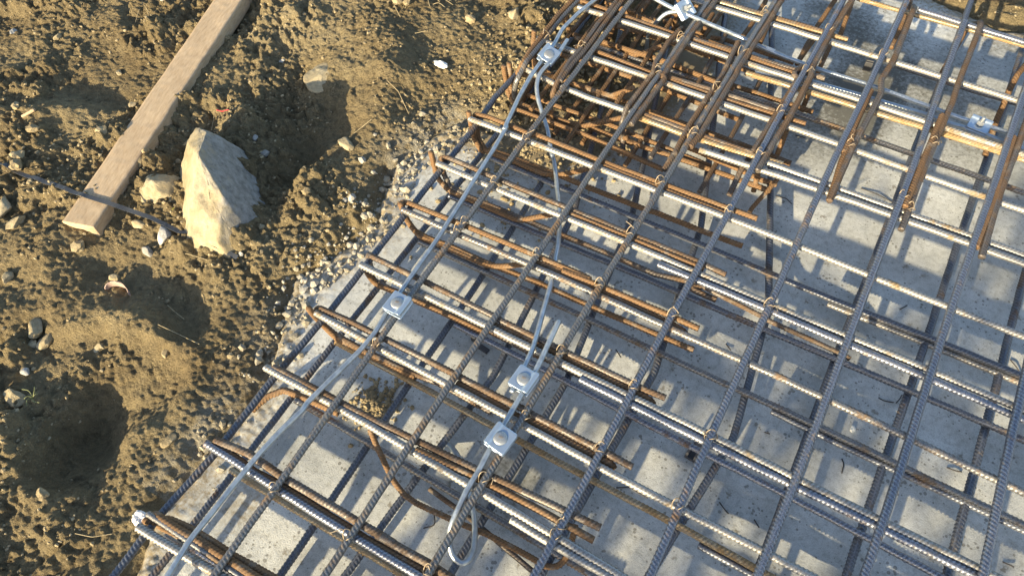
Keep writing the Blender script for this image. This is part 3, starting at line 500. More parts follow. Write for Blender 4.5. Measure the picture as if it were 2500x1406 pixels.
 ('top_row', 'grey',0.0078, [(-0.997,0.92,0.186),(-0.449,0.928,0.186),(0.098,0.928,0.186),(0.646,0.919,0.186),(1.396,0.906,0.186)]),
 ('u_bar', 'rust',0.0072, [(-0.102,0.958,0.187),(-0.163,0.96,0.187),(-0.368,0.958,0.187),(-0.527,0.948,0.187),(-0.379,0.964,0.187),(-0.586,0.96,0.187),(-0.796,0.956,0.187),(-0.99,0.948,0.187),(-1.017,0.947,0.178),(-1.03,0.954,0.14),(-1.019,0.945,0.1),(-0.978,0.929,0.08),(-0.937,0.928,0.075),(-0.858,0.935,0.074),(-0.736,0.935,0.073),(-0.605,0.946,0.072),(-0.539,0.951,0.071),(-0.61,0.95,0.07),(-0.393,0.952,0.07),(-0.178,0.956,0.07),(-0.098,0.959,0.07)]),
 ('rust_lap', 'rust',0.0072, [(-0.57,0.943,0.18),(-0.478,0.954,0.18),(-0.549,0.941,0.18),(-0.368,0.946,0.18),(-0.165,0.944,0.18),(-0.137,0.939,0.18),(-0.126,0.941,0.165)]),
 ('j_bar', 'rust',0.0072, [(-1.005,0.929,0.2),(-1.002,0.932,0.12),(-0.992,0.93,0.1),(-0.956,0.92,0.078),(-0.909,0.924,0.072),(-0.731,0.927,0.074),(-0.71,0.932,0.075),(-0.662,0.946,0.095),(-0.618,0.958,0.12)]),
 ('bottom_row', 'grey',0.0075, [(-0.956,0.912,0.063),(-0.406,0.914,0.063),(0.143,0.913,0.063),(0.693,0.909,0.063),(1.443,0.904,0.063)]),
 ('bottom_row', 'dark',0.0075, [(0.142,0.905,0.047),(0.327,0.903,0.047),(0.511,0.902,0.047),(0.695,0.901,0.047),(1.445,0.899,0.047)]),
 ('top_row', 'silver',0.0083, [(-0.989,0.707,0.186),(-0.452,0.709,0.186),(0.085,0.708,0.186),(0.622,0.706,0.186),(1.372,0.703,0.186)]),
 ('top_row', 'steel',0.0078, [(-0.305,0.69,0.186),(0.003,0.69,0.186),(0.312,0.689,0.186),(0.62,0.688,0.186),(1.37,0.685,0.186)]),
 ('u_bar', 'brown',0.0072, [(-0.1,0.745,0.187),(-0.166,0.74,0.187),(-0.361,0.739,0.187),(-0.567,0.741,0.187),(-0.564,0.743,0.187),(-0.796,0.745,0.187),(-0.911,0.743,0.187),(-0.821,0.744,0.187),(-0.977,0.743,0.187),(-0.997,0.75,0.175),(-1.006,0.75,0.14),(-0.992,0.737,0.1),(-0.993,0.729,0.078),(-0.927,0.728,0.073),(-0.852,0.738,0.072),(-0.758,0.745,0.072),(-0.629,0.748,0.071),(-0.493,0.744,0.071),(-0.489,0.743,0.07),(-0.421,0.749,0.065),(-0.327,0.752,0.06)]),
 ('rust_lap', 'rust',0.0076, [(-0.564,0.724,0.18),(-0.572,0.724,0.18),(-0.476,0.727,0.18),(-0.361,0.727,0.18),(-0.161,0.725,0.18),(-0.134,0.726,0.18),(-0.123,0.727,0.165)]),
 ('j_bar', 'rust',0.0072, [(-0.981,0.711,0.15),(-0.987,0.72,0.09),(-0.97,0.719,0.075),(-0.905,0.726,0.075),(-0.827,0.73,0.075),(-0.72,0.736,0.075),(-0.622,0.737,0.075)]),
 ('bottom_row', 'steel',0.0075, [(-0.706,0.722,0.063),(-0.299,0.718,0.063),(0.108,0.711,0.063),(0.516,0.703,0.063),(1.266,0.687,0.063)]),
 ('top_row', 'silver',0.008, [(-1.006,0.526,0.186),(-0.562,0.52,0.186),(-0.118,0.518,0.186),(0.327,0.52,0.186),(1.077,0.524,0.186)]),
 ('u_bar', 'brown',0.0076, [(-0.096,0.551,0.187),(-0.167,0.553,0.187),(-0.373,0.554,0.187),(-0.363,0.556,0.187),(-0.476,0.553,0.187),(-0.567,0.553,0.187),(-0.801,0.549,0.187),(-0.905,0.547,0.187),(-0.999,0.542,0.187),(-1.013,0.541,0.178),(-1.034,0.54,0.14),(-1.03,0.538,0.1),(-1.013,0.536,0.085),(-0.971,0.531,0.075),(-0.863,0.531,0.074),(-0.717,0.538,0.072),(-0.653,0.548,0.071),(-0.485,0.546,0.07)]),
 ('rust_lap', 'rust',0.0076, [(-0.569,0.537,0.18),(-0.468,0.539,0.18),(-0.366,0.533,0.18),(-0.369,0.541,0.18),(-0.17,0.535,0.18),(-0.146,0.537,0.18),(-0.136,0.537,0.165)]),
 ('j_bar', 'rust',0.0072, [(-1.012,0.517,0.215),(-1.018,0.523,0.16),(-1.007,0.529,0.1),(-0.966,0.523,0.072),(-0.86,0.526,0.072),(-0.714,0.533,0.072)]),
 ('bottom_row', 'gold',0.0075, [(-0.97,0.518,0.063),(-0.557,0.518,0.063),(-0.144,0.517,0.063),(0.27,0.515,0.063),(1.02,0.513,0.063)]),
 ('bottom_row', 'dark',0.0075, [(0.108,0.503,0.047),(0.245,0.503,0.047),(1.145,0.506,0.047)]),
 ('top_row', 'silver',0.0083, [(-1.022,0.336,0.186),(-0.686,0.338,0.186),(-0.35,0.334,0.186),(-0.014,0.325,0.186),(0.736,0.306,0.186)]),
 ('rust_lap', 'brown',0.0078, [(-1.004,0.345,0.186),(-0.703,0.356,0.186),(-0.402,0.372,0.186),(-0.101,0.394,0.186)]),
 ('rust_lap', 'rust',0.0075, [(-0.561,0.344,0.186),(-0.408,0.355,0.186),(-0.254,0.361,0.186),(-0.1,0.363,0.186)]),
 ('j_bar', 'rust',0.0078, [(-1.064,0.249,0.03),(-1.057,0.272,0.038),(-1.043,0.303,0.045),(-1.013,0.335,0.052),(-0.973,0.34,0.06),(-0.92,0.343,0.07),(-0.865,0.347,0.08),(-0.828,0.349,0.08)]),
 ('bottom_row', 'grey',0.0078, [(-0.96,0.324,0.063),(-0.665,0.324,0.063),(-0.369,0.322,0.063),(-0.074,0.318,0.063),(0.676,0.308,0.063)]),
 ('top_row', 'silver',0.0078, [(-0.284,0.314,0.183),(-0.184,0.313,0.183),(-0.041,0.314,0.183),(0.709,0.324,0.183)]),
 ('crank_bar', 'rust',0.0062, [(-0.697,0.338,0.16),(-0.672,0.319,0.14),(-0.645,0.301,0.12),(-0.617,0.283,0.11),(-0.589,0.268,0.1),(-0.555,0.256,0.09),(-0.52,0.254,0.085),(-0.423,0.262,0.085),(-0.331,0.274,0.085),(-0.269,0.278,0.08),(-0.209,0.282,0.07),(-0.178,0.283,0.06),(-0.154,0.296,0.06),(-0.144,0.318,0.07),(-0.146,0.345,0.1),(-0.154,0.386,0.13)]),
 ('loose_rod', 'brown',0.0055, [(-0.525,0.307,0.03),(-0.393,0.294,0.03),(-0.201,0.264,0.03)]),
 ('top_row', 'steel',0.008, [(-1.017,0.107,0.186),(-0.809,0.107,0.186),(-0.601,0.109,0.186),(-0.393,0.111,0.186),(0.357,0.121,0.186)]),
 ('rust_lap', 'brown',0.0085, [(-1.003,0.126,0.186),(-0.906,0.141,0.186),(-0.803,0.136,0.186),(-0.582,0.138,0.186),(-0.462,0.14,0.186),(-0.548,0.135,0.186),(-0.385,0.144,0.186),(-0.347,0.143,0.186),(-0.048,0.134,0.186)]),
 ('rust_lap', 'rust',0.0072, [(-0.992,0.119,0.18),(-0.87,0.113,0.18),(-0.795,0.119,0.18),(-0.578,0.121,0.18),(-0.539,0.12,0.18),(-0.387,0.126,0.18),(-0.087,0.137,0.18)]),
 ('bottom_row', 'gold',0.0075, [(-0.992,0.097,0.05),(-0.937,0.096,0.063),(-0.867,0.097,0.063),(-0.632,0.099,0.063),(-0.463,0.103,0.063),(0.287,0.116,0.063)]),
 ('top_row', 'silver',0.0088, [(-1.016,-0.118,0.186),(-0.945,-0.115,0.186),(-0.869,-0.111,0.186),(-0.785,-0.106,0.186),(-0.036,-0.064,0.186)]),
 ('u_bar', 'rust',0.0085, [(-0.313,-0.048,0.186),(-0.713,-0.067,0.186),(-0.806,-0.071,0.186),(-0.875,-0.074,0.186),(-0.936,-0.079,0.186),(-0.98,-0.08,0.186),(-1.005,-0.08,0.182),(-1.017,-0.09,0.15),(-1.007,-0.095,0.12),(-0.976,-0.089,0.08)]),
 ('rust_lap', 'rust',0.008, [(-1.027,-0.101,0.17),(-1.004,-0.093,0.17),(-0.982,-0.073,0.176),(-0.913,-0.063,0.176),(-0.856,-0.061,0.176),(-0.786,-0.06,0.176),(-0.689,-0.051,0.176),(-0.291,-0.016,0.176)]),
 ('bottom_row', 'steel',0.0085, [(-0.908,-0.095,0.12),(-0.837,-0.091,0.12),(-0.77,-0.085,0.12),(-0.072,-0.027,0.12)]),
 ('bottom_row', 'rust',0.007, [(-0.98,1.5,0.085),(-0.7,1.504,0.08800000000000001),(-0.42,1.496,0.07500000000000001)]),
 ('bottom_row', 'rust',0.007, [(-0.96,1.585,0.075),(-0.63,1.589,0.078),(-0.3,1.581,0.065)]),
 ('bottom_row', 'rust',0.007, [(-0.97,1.69,0.09),(-0.71,1.694,0.093),(-0.45,1.686,0.08)]),
 ('bottom_row', 'rust',0.007, [(-0.95,1.81,0.08),(-0.615,1.814,0.083),(-0.28,1.806,0.07)]),
 ('bottom_row', 'rust',0.007, [(-0.9,1.9,0.11),(-0.625,1.904,0.113),(-0.35,1.896,0.1)]),
 ('bottom_row', 'rust',0.007, [(-0.88,2.02,0.09),(-0.59,2.024,0.093),(-0.3,2.016,0.08)]),
 ('bottom_col', 'rust',0.007, [(-0.9,1.5,0.11),(-0.895,1.825,0.116),(-0.904,2.15,0.11)]),
 ('bottom_col', 'rust',0.007, [(-0.74,1.42,0.09),(-0.735,1.81,0.096),(-0.744,2.2,0.09)]),
 ('bottom_col', 'rust',0.007, [(-0.66,1.55,0.12),(-0.655,1.8250000000000002,0.126),(-0.664,2.1,0.12)]),
 ('bottom_col', 'brown',0.007, [(-0.47,1.5,0.1),(-0.46499999999999997,1.825,0.10600000000000001),(-0.474,2.15,0.1)]),
 ('bottom_col', 'brown',0.007, [(-0.29,1.46,0.08),(-0.285,1.78,0.08600000000000001),(-0.294,2.1,0.08)])]
WIRES = [
 ('wire', 'galv',0.0058, [(-0.772,-0.751,0.244),(-0.861,-0.158,0.225),(-0.873,-0.077,0.222),(-0.871,-0.007,0.22),(-0.872,0.061,0.217),(-0.87,0.14,0.215),(-0.863,0.218,0.212),(-0.851,0.287,0.209),(-0.854,0.304,0.207),(-0.843,0.374,0.207),(-0.833,0.433,0.206),(-0.823,0.495,0.206),(-0.82,0.546,0.206),(-0.826,0.59,0.205),(-0.829,0.616,0.205),(-0.834,0.712,0.205),(-0.84,0.878,0.204),(-0.85,1.002,0.204),(-0.859,1.094,0.204),(-0.869,1.216,0.203),(-0.883,1.337,0.203),(-0.88,1.3,0.206),(-0.908,1.449,0.209),(-0.919,1.545,0.212),(-0.921,1.705,0.215),(-0.932,1.783,0.215),(-0.921,1.881,0.215),(-0.902,1.965,0.215),(-0.79,2.453,0.215)]),
 ('wire', 'galv',0.0058, [(-0.892,1.742,0.215),(-0.888,1.684,0.215),(-0.894,1.608,0.215),(-0.9,1.563,0.21),(-0.888,1.522,0.2),(-0.863,1.488,0.185),(-0.825,1.45,0.165),(-0.793,1.421,0.15),(-0.719,1.322,0.13),(-0.762,1.384,0.13),(-0.712,1.322,0.11),(-0.658,1.237,0.12),(-0.621,1.179,0.14),(-0.578,1.097,0.15),(-0.549,1.036,0.16),(-0.527,0.977,0.172),(-0.501,0.906,0.176),(-0.483,0.839,0.18),(-0.459,0.759,0.19),(-0.44,0.695,0.207),(-0.433,0.647,0.215),(-0.427,0.569,0.215)]),
 ('wire', 'galv',0.0058, [(-0.416,0.792,0.225),(-0.411,0.733,0.22),(-0.403,0.658,0.218),(-0.402,0.545,0.216),(-0.402,0.515,0.214),(-0.401,0.421,0.21),(-0.398,0.373,0.207),(-0.399,0.317,0.205),(-0.395,0.275,0.2),(-0.392,0.237,0.19),(-0.39,0.22,0.17),(-0.386,0.21,0.15),(-0.376,0.197,0.14),(-0.362,0.187,0.13),(-0.339,0.185,0.125),(-0.331,0.201,0.12),(-0.335,0.227,0.11),(-0.353,0.259,0.1),(-0.379,0.296,0.085),(-0.394,0.311,0.08),(-0.423,0.341,0.07),(-0.456,0.373,0.05),(-0.508,0.416,0.025),(-0.546,0.433,0.012),(-0.561,0.432,0.012)]),
 ('wire', 'galv',0.0058, [(-1.196,2.115,0.276),(-0.705,2.032,0.235),(-0.645,2.022,0.23),(-0.565,2.023,0.22),(-0.523,2.04,0.2),(-0.418,2.061,0.17),(-0.317,2.054,0.16),(-0.238,2.044,0.16),(-0.117,2.037,0.16),(0.049,2.039,0.16),(0.218,2.028,0.16),(0.302,2.021,0.16),(0.391,2.02,0.163),(0.485,2.021,0.163),(1.085,2.028,0.163)]),
 ('wire', 'galv',0.0058, [(-0.307,1.922,0.17),(-0.218,1.947,0.165),(-0.138,1.973,0.16),(0.018,1.985,0.158),(0.068,1.987,0.158),(0.221,1.993,0.158),(0.273,1.987,0.158),(0.356,1.992,0.158),(0.433,1.984,0.158),(0.495,1.98,0.158),(1.093,1.94,0.158)]),
 ('wire', 'galv',0.0058, [(-0.621,2.028,0.22),(-0.661,2.017,0.21),(-0.687,2.0,0.17),(-0.715,2.015,0.1),(-0.71,2.009,0.04)])]
KIND = {  # kind: (object name, label start, sort axis, order phrase, group)
 'top_col': ('lengthwise_rebar', 'ribbed grey steel bar lying on top of the mat, %s from the left', 0, 'bars running lengthwise on top of the mat'),
 'bottom_col': ('lower_lengthwise_rebar', 'ribbed bar low over the concrete running up the picture, %s from the left', 0, 'lengthwise bars of the lower layer'),
 'edge_bar': ('edge_rebar', 'ribbed dark bar along the left edge of the mat inside the bends', 0, None),
 'top_row': ('cross_rebar', 'ribbed steel cross bar of the upper layer, %s from the top', 1, 'cross bars of the upper layer'),
 'bottom_row': ('lower_cross_rebar', 'ribbed cross bar of the lower layer, %s from the top of the photo', 1, 'cross bars of the lower layer'),
 'rust_lap': ('rusty_lap_rebar', 'rusty cross bar tied beside a silver cross bar, %s from the top of the photo', 1, 'rusty lap bars between the cross bars'),
 'u_bar': ('hairpin_rebar', 'rusty hairpin bar bent round the left edge of the mat, %s from the top', 1, 'rusty hairpin bars along the left edge'),
 'j_bar': ('hooked_rebar', 'rusty hooked bar turning down at the left mat edge, %s from the top', 1, 'rusty hooked bars along the left edge'),
 'col_lap': ('lengthwise_lap_rebar', 'brown rusty bar tied alongside a lengthwise bar, %s from the left', 0, 'brown lap bars beside the lengthwise bars'),
 'col_hairpin': ('lengthwise_hooked_rebar', 'brown rusty lengthwise bar with a bent down end, %s from the left', 0, 'bent lengthwise bars of the mat'),
 'short_leg': ('short_rebar_leg', 'short rusty bar leg standing low under the far mat, %s from the left', 0, 'short rusty legs under the far part of the mat'),
 'cross_piece': ('rebar_offcut_leg', 'thin dark rusty leg slanting down to the concrete below the tied crossing', 0, None),
 'crank_bar': ('cranked_rebar', 'thin rusty bar cranked twice and sagging under the lower mat', 0, None),
 'loose_rod': ('loose_rod', 'thin brown rod lying on the concrete under the wire loop', 0, None)}
rng = random.Random(7)
RS = {'top_col': 1.12, 'bottom_col': 1.12, 'edge_bar': 1.12}
mid = lambda b: np.mean(np.array(b[3]), axis=0)
for kd, (nm, lab, ax, grp) in KIND.items():
    L = [b for b in BARS if b[0] == kd]
    L.sort(key=lambda b: (mid(b)[0] if ax == 0 else -mid(b)[1]))
    for i, (k, mt, r, P) in enumerate(L):
        seedr = rng.random() * 6.28
        r = r * RS.get(kd, 1.18)
        V, F, rb = tube(P, r, 18, .0020, True, .028 if kd in ('u_bar', 'j_bar', 'col_hairpin') else .05, seedr, .0098 if r > .0075 else .0082)
        o = link(nm, mesh_np(nm, V, F), M[mt]); fattr(o.data, 'rib', rb)
        tag(o, lab % ORD[i] if '%s' in lab else lab, 'rebar', grp)
# plain continuation of the mat below the frame (it throws the shade the photograph shows)
for i, (y, z, r) in enumerate([(-.085, TRz, .008) for TRz in (.186,)] + [(-.29, .186, .008), (-.27, .186, .0075), (-.49, .186, .008), (-.47, .186, .0075), (-.11, .063, .0078), (-.30, .063, .0078), (-.69, .186, .008)]):
    V, F, rb = tube([(-1.02, y, z), (.2, y + .004, z), (1.7, y, z)], r, 12, .004, True, .05, i, .0100)
    o = link('near_cross_rebar', mesh_np('near_cross_rebar', V, F), M['grey']); fattr(o.data, 'rib', rb); tag(o, 'grey cross bar of the mat continuing below the photo, %s one nearest the camera side' % ORD[i], 'rebar', 'cross bars continuing below the picture')

# ------------------------------------------------------------------ galvanised conductor wires
WL = ['long pale galvanised wire running beside the leftmost lengthwise bar', 'galvanised wire curving down from the upper left clamp to the middle clamp', 'galvanised wire ending in a loop under the mat at the bottom',
      'galvanised wire crossing the upper right of the mat under the bars', 'galvanised wire running parallel into the clamp at the right edge', 'short galvanised wire branching down behind the topmost clamp']
for i, (k, mt, r, P) in enumerate(WIRES):
    V, F, _ = tube(P, .0070, 14, .004, False, .12, 0)
    o = link('galvanised_wire', mesh_np('galvanised_wire', V, F), M['galv']); tag(o, WL[i], 'wire', 'galvanised conductor wires')

# ------------------------------------------------------------------ clamps
def plate_mesh(hx, hy, side, zoff, th=.0022, n=26, nut=False):
    """square pressed plate: flat, a raised groove along +x side over the wire, dished centre"""
    xs = np.linspace(-hx, hx, n); ys = np.linspace(-hy, hy, n); X, Y = np.meshgrid(xs, ys)
    # round the corners by pulling the grid in
    cr = .16; u = X / hx; v = Y / hy
    k = np.where((np.abs(u) > 1 - cr) & (np.abs(v) > 1 - cr), np.minimum(1, (cr) / np.maximum(1e-6, np.hypot(np.abs(u) - (1 - cr), np.abs(v) - (1 - cr)))), 1)
    X = np.where(k < 1, np.sign(u) * hx * ((1 - cr) + (np.abs(u) - (1 - cr)) * k), X); Y = np.where(k < 1, np.sign(v) * hy * ((1 - cr) + (np.abs(v) - (1 - cr)) * k), Y)
    groove = np.exp(-((X - side * hx * .70) / (hx * .26)) ** 4) * .0060
    dish = -.0028 * np.clip(1 - (X ** 2 + Y ** 2) / (hx * .62) ** 2, 0, 1) ** .6
    lip = -.002 * (np.abs(u) > .97) 
    Z = zoff + groove + dish + lip
    i = np.arange(n * n).reshape(n, n); F = np.stack([i[:-1, :-1], i[:-1, 1:], i[1:, 1:], i[1:, :-1]], -1).reshape(-1, 4); m = n * n
    V = np.concatenate([np.stack([X, Y, Z], -1).reshape(-1, 3), np.stack([X, Y, Z - th], -1).reshape(-1, 3)])
    ring = np.concatenate([i[0, :], i[1:, -1], i[-1, -2::-1], i[-2:0:-1, 0]]); r2 = np.roll(ring, -1)
    side_f = np.stack([ring, ring + m, r2 + m, r2], -1)
    return V, np.concatenate([F, F[:, ::-1] + m, side_f])
def lathe(prof, n=28, hexa=False):
    th = np.arange(n) / n * 2 * math.pi; V = []; 
    for (r, z) in prof: V += [(r * math.cos(t), r * math.sin(t), z) for t in th]
    idx = np.arange(len(prof) * n).reshape(-1, n); nx = np.roll(idx, -1, 1)
    F = np.stack([idx[:-1], nx[:-1], nx[1:], idx[1:]], -1).reshape(-1, 4); return np.array(V), F
def box(cx, cy, cz, sx, sy, sz, rz=0.):
    v = np.array([(a, b, c) for a in (-1, 1) for b in (-1, 1) for c in (-1, 1)], float) * .5 * np.array([sx, sy, sz])
    ca, sa = math.cos(rz), math.sin(rz); v = np.stack([v[:, 0] * ca - v[:, 1] * sa + cx, v[:, 0] * sa + v[:, 1] * ca + cy, v[:, 2] + cz], 1)
    return v, np.array([(0, 1, 3, 2), (4, 6, 7, 5), (0, 4, 5, 1), (2, 3, 7, 6), (0, 2, 6, 4), (1, 5, 7, 3)])
def clamp(loc, rz, side, label, flip=False, tilt=(0, 0), marks=True, scale=1.):
    t = empty('cable_clamp', loc, 0); t.rotation_euler = (tilt[0], tilt[1], rz); t.scale = (scale,) * 3
    tag(t, label, 'clamp', 'galvanised clamps holding the wires')
    link('upper_plate', mesh_np('upper_plate', *plate_mesh(.029, .030, side, .0035)), M['clamp'], t)
    link('lower_plate', mesh_np('lower_plate', *plate_mesh(.029, .030, -side, -.0115)), M['clamp'], t)
    if flip:
        h = .004
        nutp = [(0, h + .011), (.0085, h + .011), (.0105, h + .0095), (.0105, h), (.0, h)]
        link('nut', mesh_np('nut', *lathe(nutp, 6), smooth=False), M['bolt'], t)
        link('bolt_shank', mesh_np('bolt_shank', *lathe([(0, h + .026), (.0042, h + .026), (.0048, h + .0245), (.0048, h - .02), (0, h - .02)], 16)), M['bolt'], t)
    else:
        z0 = .0015
        hd = link('bolt_head', mesh_np('bolt_head', *lathe([(0, z0 + .0062), (.007, z0 + .0060), (.0125, z0 + .0052), (.0160, z0 + .0036), (.0172, z0 + .001), (.0165, z0 - .001), (0, z0 - .001)], 30)), M['bolt'], t)
        link('bolt_shank', mesh_np('bolt_shank', *lathe([(0, -.004), (.0048, -.004), (.0048, -.032), (0, -.032)], 14)), M['bolt'], t)
        if marks:
            ps = [box(-.0035, .001, z0 + .0064, .0007, .006, .0012, .12), box(-.0008, .0012, z0 + .0065, .0007, .006, .0012, .12), box(.0019, .0014, z0 + .0064, .0007, .006, .0012, .12),
                  box(-.0022, .001, z0 + .0064, .0030, .0006, .0012, .12), box(.0030, .0042, z0 + .0062, .0026, .0006, .0012, .12), box(.0042, .0030, z0 + .0061, .0006, .0026, .0012, .12), box(.0031, .0018, z0 + .0062, .0024, .0006, .0012, .12)]
            link('head_marking', mesh_np('head_marking', *join(ps), smooth=False), M['tie'], hd)
    return t
CL = [(-0.809, 0.637, 0.226), (-0.416, 0.61, 0.222), (-0.389, 0.453, 0.226), (-0.909, 1.646, 0.222), (0.36, 2.007, 0.17), (-0.601, 2.032, 0.235)]
clamp(CL[0], rad(-1), 1, 'square zinc clamp joining the long wire to the leftmost lengthwise bar', tilt=(0, .0))
clamp(CL[1], rad(-4), 1, 'square zinc clamp with two wires and a cut wire stub below it')
clamp(CL[2], rad(-6), -1, 'square zinc clamp nearest the bottom of the photo beside the wire loop', tilt=(.0, .05))
clamp(CL[3], rad(-4), -1, 'tilted zinc clamp at the upper left joining two wires near the dirt', tilt=(.1, .22), marks=False)
clamp(CL[4], rad(84), 1, 'zinc clamp with a hexagonal nut at the right edge on the parallel wires', flip=True)
clamp(CL[5], rad(72), 1, 'zinc clamp with nut and bolt end near the top edge under the bars', flip=True, tilt=(.7, 0.))

# ------------------------------------------------------------------ tie wires
TI = [(-0.971,1.743,0.207),(-0.841,1.748,0.21),(-0.803,1.306,0.21),(-0.804,1.119,0.21),(-0.803,0.955,0.21),(-0.807,0.93,0.208),(-0.573,0.956,0.21),(-0.379,1.139,0.21),(-0.38,0.951,0.21),(-0.375,0.729,0.21),(-0.368,0.536,0.21),(-0.178,0.729,0.21),(-0.378,0.36,0.21),(-0.179,0.551,0.21),(-0.176,0.353,0.21),(-0.178,0.329,0.21),(-0.79,0.103,0.21),(-0.797,0.525,0.21),(0.032,0.701,0.21),(0.027,0.518,0.21),(0.028,1.1,0.21),(0.425,0.713,0.05),(-0.17,1.333,0.21),(-0.167,1.573,0.21),(-0.38,1.342,0.21),(0.049,1.722,0.21),(0.027,2.139,0.21),(-0.158,2.181,0.21),(-0.57,1.932,0.21),(-0.571,1.75,0.21),(-0.38,1.764,0.21),(-0.368,1.558,0.21),(-0.173,1.76,0.21),(-0.38,0.13,0.21),(-0.576,0.103,0.21),(-0.371,2.174,0.21),(0.258,1.57,0.21),(-0.175,0.957,0.21),(0.255,1.837,0.21),(0.23,1.603,0.21),(-0.369,1.958,0.21),(-0.162,1.964,0.21)]
colx = [-.80, -.575, -.375, -.173, .03, .232, .43]
seen = {}
for (x, y, z) in sorted(TI, key=lambda t: -t[1]):
    ci = min(range(len(colx)), key=lambda k: abs(colx[k] - x)) if x > -.9 else -1
    k = seen.get(ci, 0); seen[ci] = k + 1
    n = 34; P = []
    a0 = rng.random() * 6.28; el = rng.uniform(.8, 1.15); rz = rng.uniform(-.5, .5) + .78
    for j in range(n):   # a saddle: over the bar, down under the cross bar, two turns
        t = j / (n - 1) * 2 * math.pi * 1.15 + a0; u = math.cos(t) * .0135 * el; v = math.sin(t) * .0115
        zz = .0105 * (abs(math.sin(t)) ** .5 * -1.6 + 1.0) if abs(math.cos(t)) > .25 else .006
        zz = .0095 - .022 * (math.cos(t) ** 2)
        P.append((x + u * math.cos(rz) - v * math.sin(rz), y + u * math.sin(rz) + v * math.cos(rz), z + zz))
    e = P[-1]; P += [(e[0] + rng.uniform(-.008, .008), e[1] + rng.uniform(-.008, .008), e[2] + .006), (e[0] + rng.uniform(-.022, .022), e[1] + rng.uniform(-.022, .022), e[2] + rng.uniform(.0, .018))]
    V, F, _ = tube(P, .0012, 6, .0025, False, .01, 0)
    o = link('tie_wire', mesh_np('tie_wire', V, F), M['tie'])
    tag(o, ('thin twisted tie wire on the edge bars at the upper left' if ci < 0 else 'thin twisted tie wire on the %s lengthwise bar from left, %s tie from the top' % (ORD[ci], ORD[k])), 'tie wire', 'tie wires at the bar crossings')

# ------------------------------------------------------------------ stones
def ico(sub):
    import bmesh
    bm = bmesh.new(); bmesh.ops.create_icosphere(bm, subdivisions=sub, radius=1); V = np.array([v.co[:] for v in bm.verts]); F = np.array([[v.index for v in f.verts] for f in bm.faces]); bm.free(); return V, F
def n3(V, f, s):
    return (vnoise(V[:, 0] * f + s, V[:, 1] * f - s, 3) + vnoise(V[:, 1] * f + 9.1, V[:, 2] * f + s, 4) + vnoise(V[:, 2] * f - s, V[:, 0] * f + 4.2, 5)) / 1.5 - 1
def rock_mesh(seed, planes=9, sub=4, rough=.06, cut=.72):
    r = np.random.RandomState(seed); V, F = ico(sub)
    for _ in range(planes):
        n = r.normal(size=3); n /= np.linalg.norm(n); d = cut + r.rand() * .22; q = V @ n; V = V - np.where(q > d, (q - d) * .92, 0)[:, None] * n
    V = V * (1 + rough * n3(V, 2.3, seed % 17)[:, None] + rough * .5 * n3(V, 6, seed % 13)[:, None] + rough * .25 * n3(V, 15, seed % 11)[:, None]); return V, F
def outlined_rock(name, outline, zb, top, m, seed, sub_r=34, bulk=.6, rough=1.):
    """rock from its plan outline (metres) and a height; real thick body with a rounded, faceted top"""
    O = np.array(outline); c = O.mean(0); n = 120
    ang = np.linspace(0, 2 * math.pi, n, endpoint=False); oa = np.arctan2(O[:, 1] - c[1], O[:, 0] - c[0]); orr = np.hypot(O[:, 0] - c[0], O[:, 1] - c[1]); od = np.argsort(oa)
    R = np.interp(ang, np.concatenate([oa[od] - 2 * math.pi, oa[od], oa[od] + 2 * math.pi]), np.tile(orr[od], 3)) if False else np.interp((ang + math.pi) % (2 * math.pi) - math.pi, np.concatenate([oa[od] - 2 * math.pi, oa[od], oa[od] + 2 * math.pi]), np.tile(orr[od], 3))
    T = np.linspace(0, 1, sub_r); A, TT = np.meshgrid(ang, T); RR = R[None, :] * np.sin(TT * math.pi / 2 * 1.12 ) / math.sin(math.pi / 2)
    X = c[0] + RR * np.cos(A); Y = c[1] + RR * np.sin(A); 
    h = top(X, Y) * np.clip(np.cos(TT * math.pi / 2), 0, 1) ** bulk
    Z = zb + h - np.where(TT > .9, (TT - .9) * .5, 0)
    amp = .012 * rough; Z = Z + (fbm(X, Y, 45, 3, seed) * amp * .5 - np.abs(fbm(X, Y, 8, 2, seed + 5)) * amp * 2.2 - np.abs(fbm(X, Y, 20, 3, seed + 9)) * amp * 1.2) * np.clip(2 * (1 - TT), 0, 1); X = X + fbm(Z * 3 + Y, Y, 18, 3, seed + 1) * amp * .7 * (TT > .02); Y = Y + fbm(Z * 3 + X, X, 18, 3, seed + 2) * amp * .7 * (TT > .02)
    i = np.arange(n * sub_r).reshape(sub_r, n); nx = np.roll(i, -1, 1); F = np.stack([i[:-1], nx[:-1], nx[1:], i[1:]], -1).reshape(-1, 4)[:, ::-1]
    return link(name, mesh_np(name, np.stack([X, Y, Z], -1).reshape(-1, 3), F), m)

def ridge(ax, ay, bx, by, h, sl, sr):
    dx, dy = bx - ax, by - ay; L = math.hypot(dx, dy); dx /= L; dy /= L
    def f(X, Y):
        s = (X - ax) * dy - (Y - ay) * dx; t = ((X - ax) * dx + (Y - ay) * dy) / L
        return np.clip(h * (1 - .7 * (t - .45) ** 2) - np.where(s > 0, s * sr, -s * sl), .02, 1)
    return f
V, F = ico(6)
for nx__, ny__, nz__, d__ in ((.10, -.70, .70, .46), (-.04, .80, .60, .44), (.72, -.50, .30, .62), (.70, .55, .40, .60), (-.85, -.35, .40, .74), (-.55, .60, .55, .62), (-.2, -.98, .1, .80), (.3, .93, .1, .82), (.35, -.3, .88, .60), (-.5, -.2, .84, .60), (-.75, .3, .58, .66), (.95, .05, .2, .9), (.2, -.9, .4, .68)):
    n_ = np.array([nx__, ny__, nz__]); n_ /= np.linalg.norm(n_); q_ = V @ n_; V = V - np.where(q_ > d__, (q_ - d__) * .97, 0)[:, None] * n_
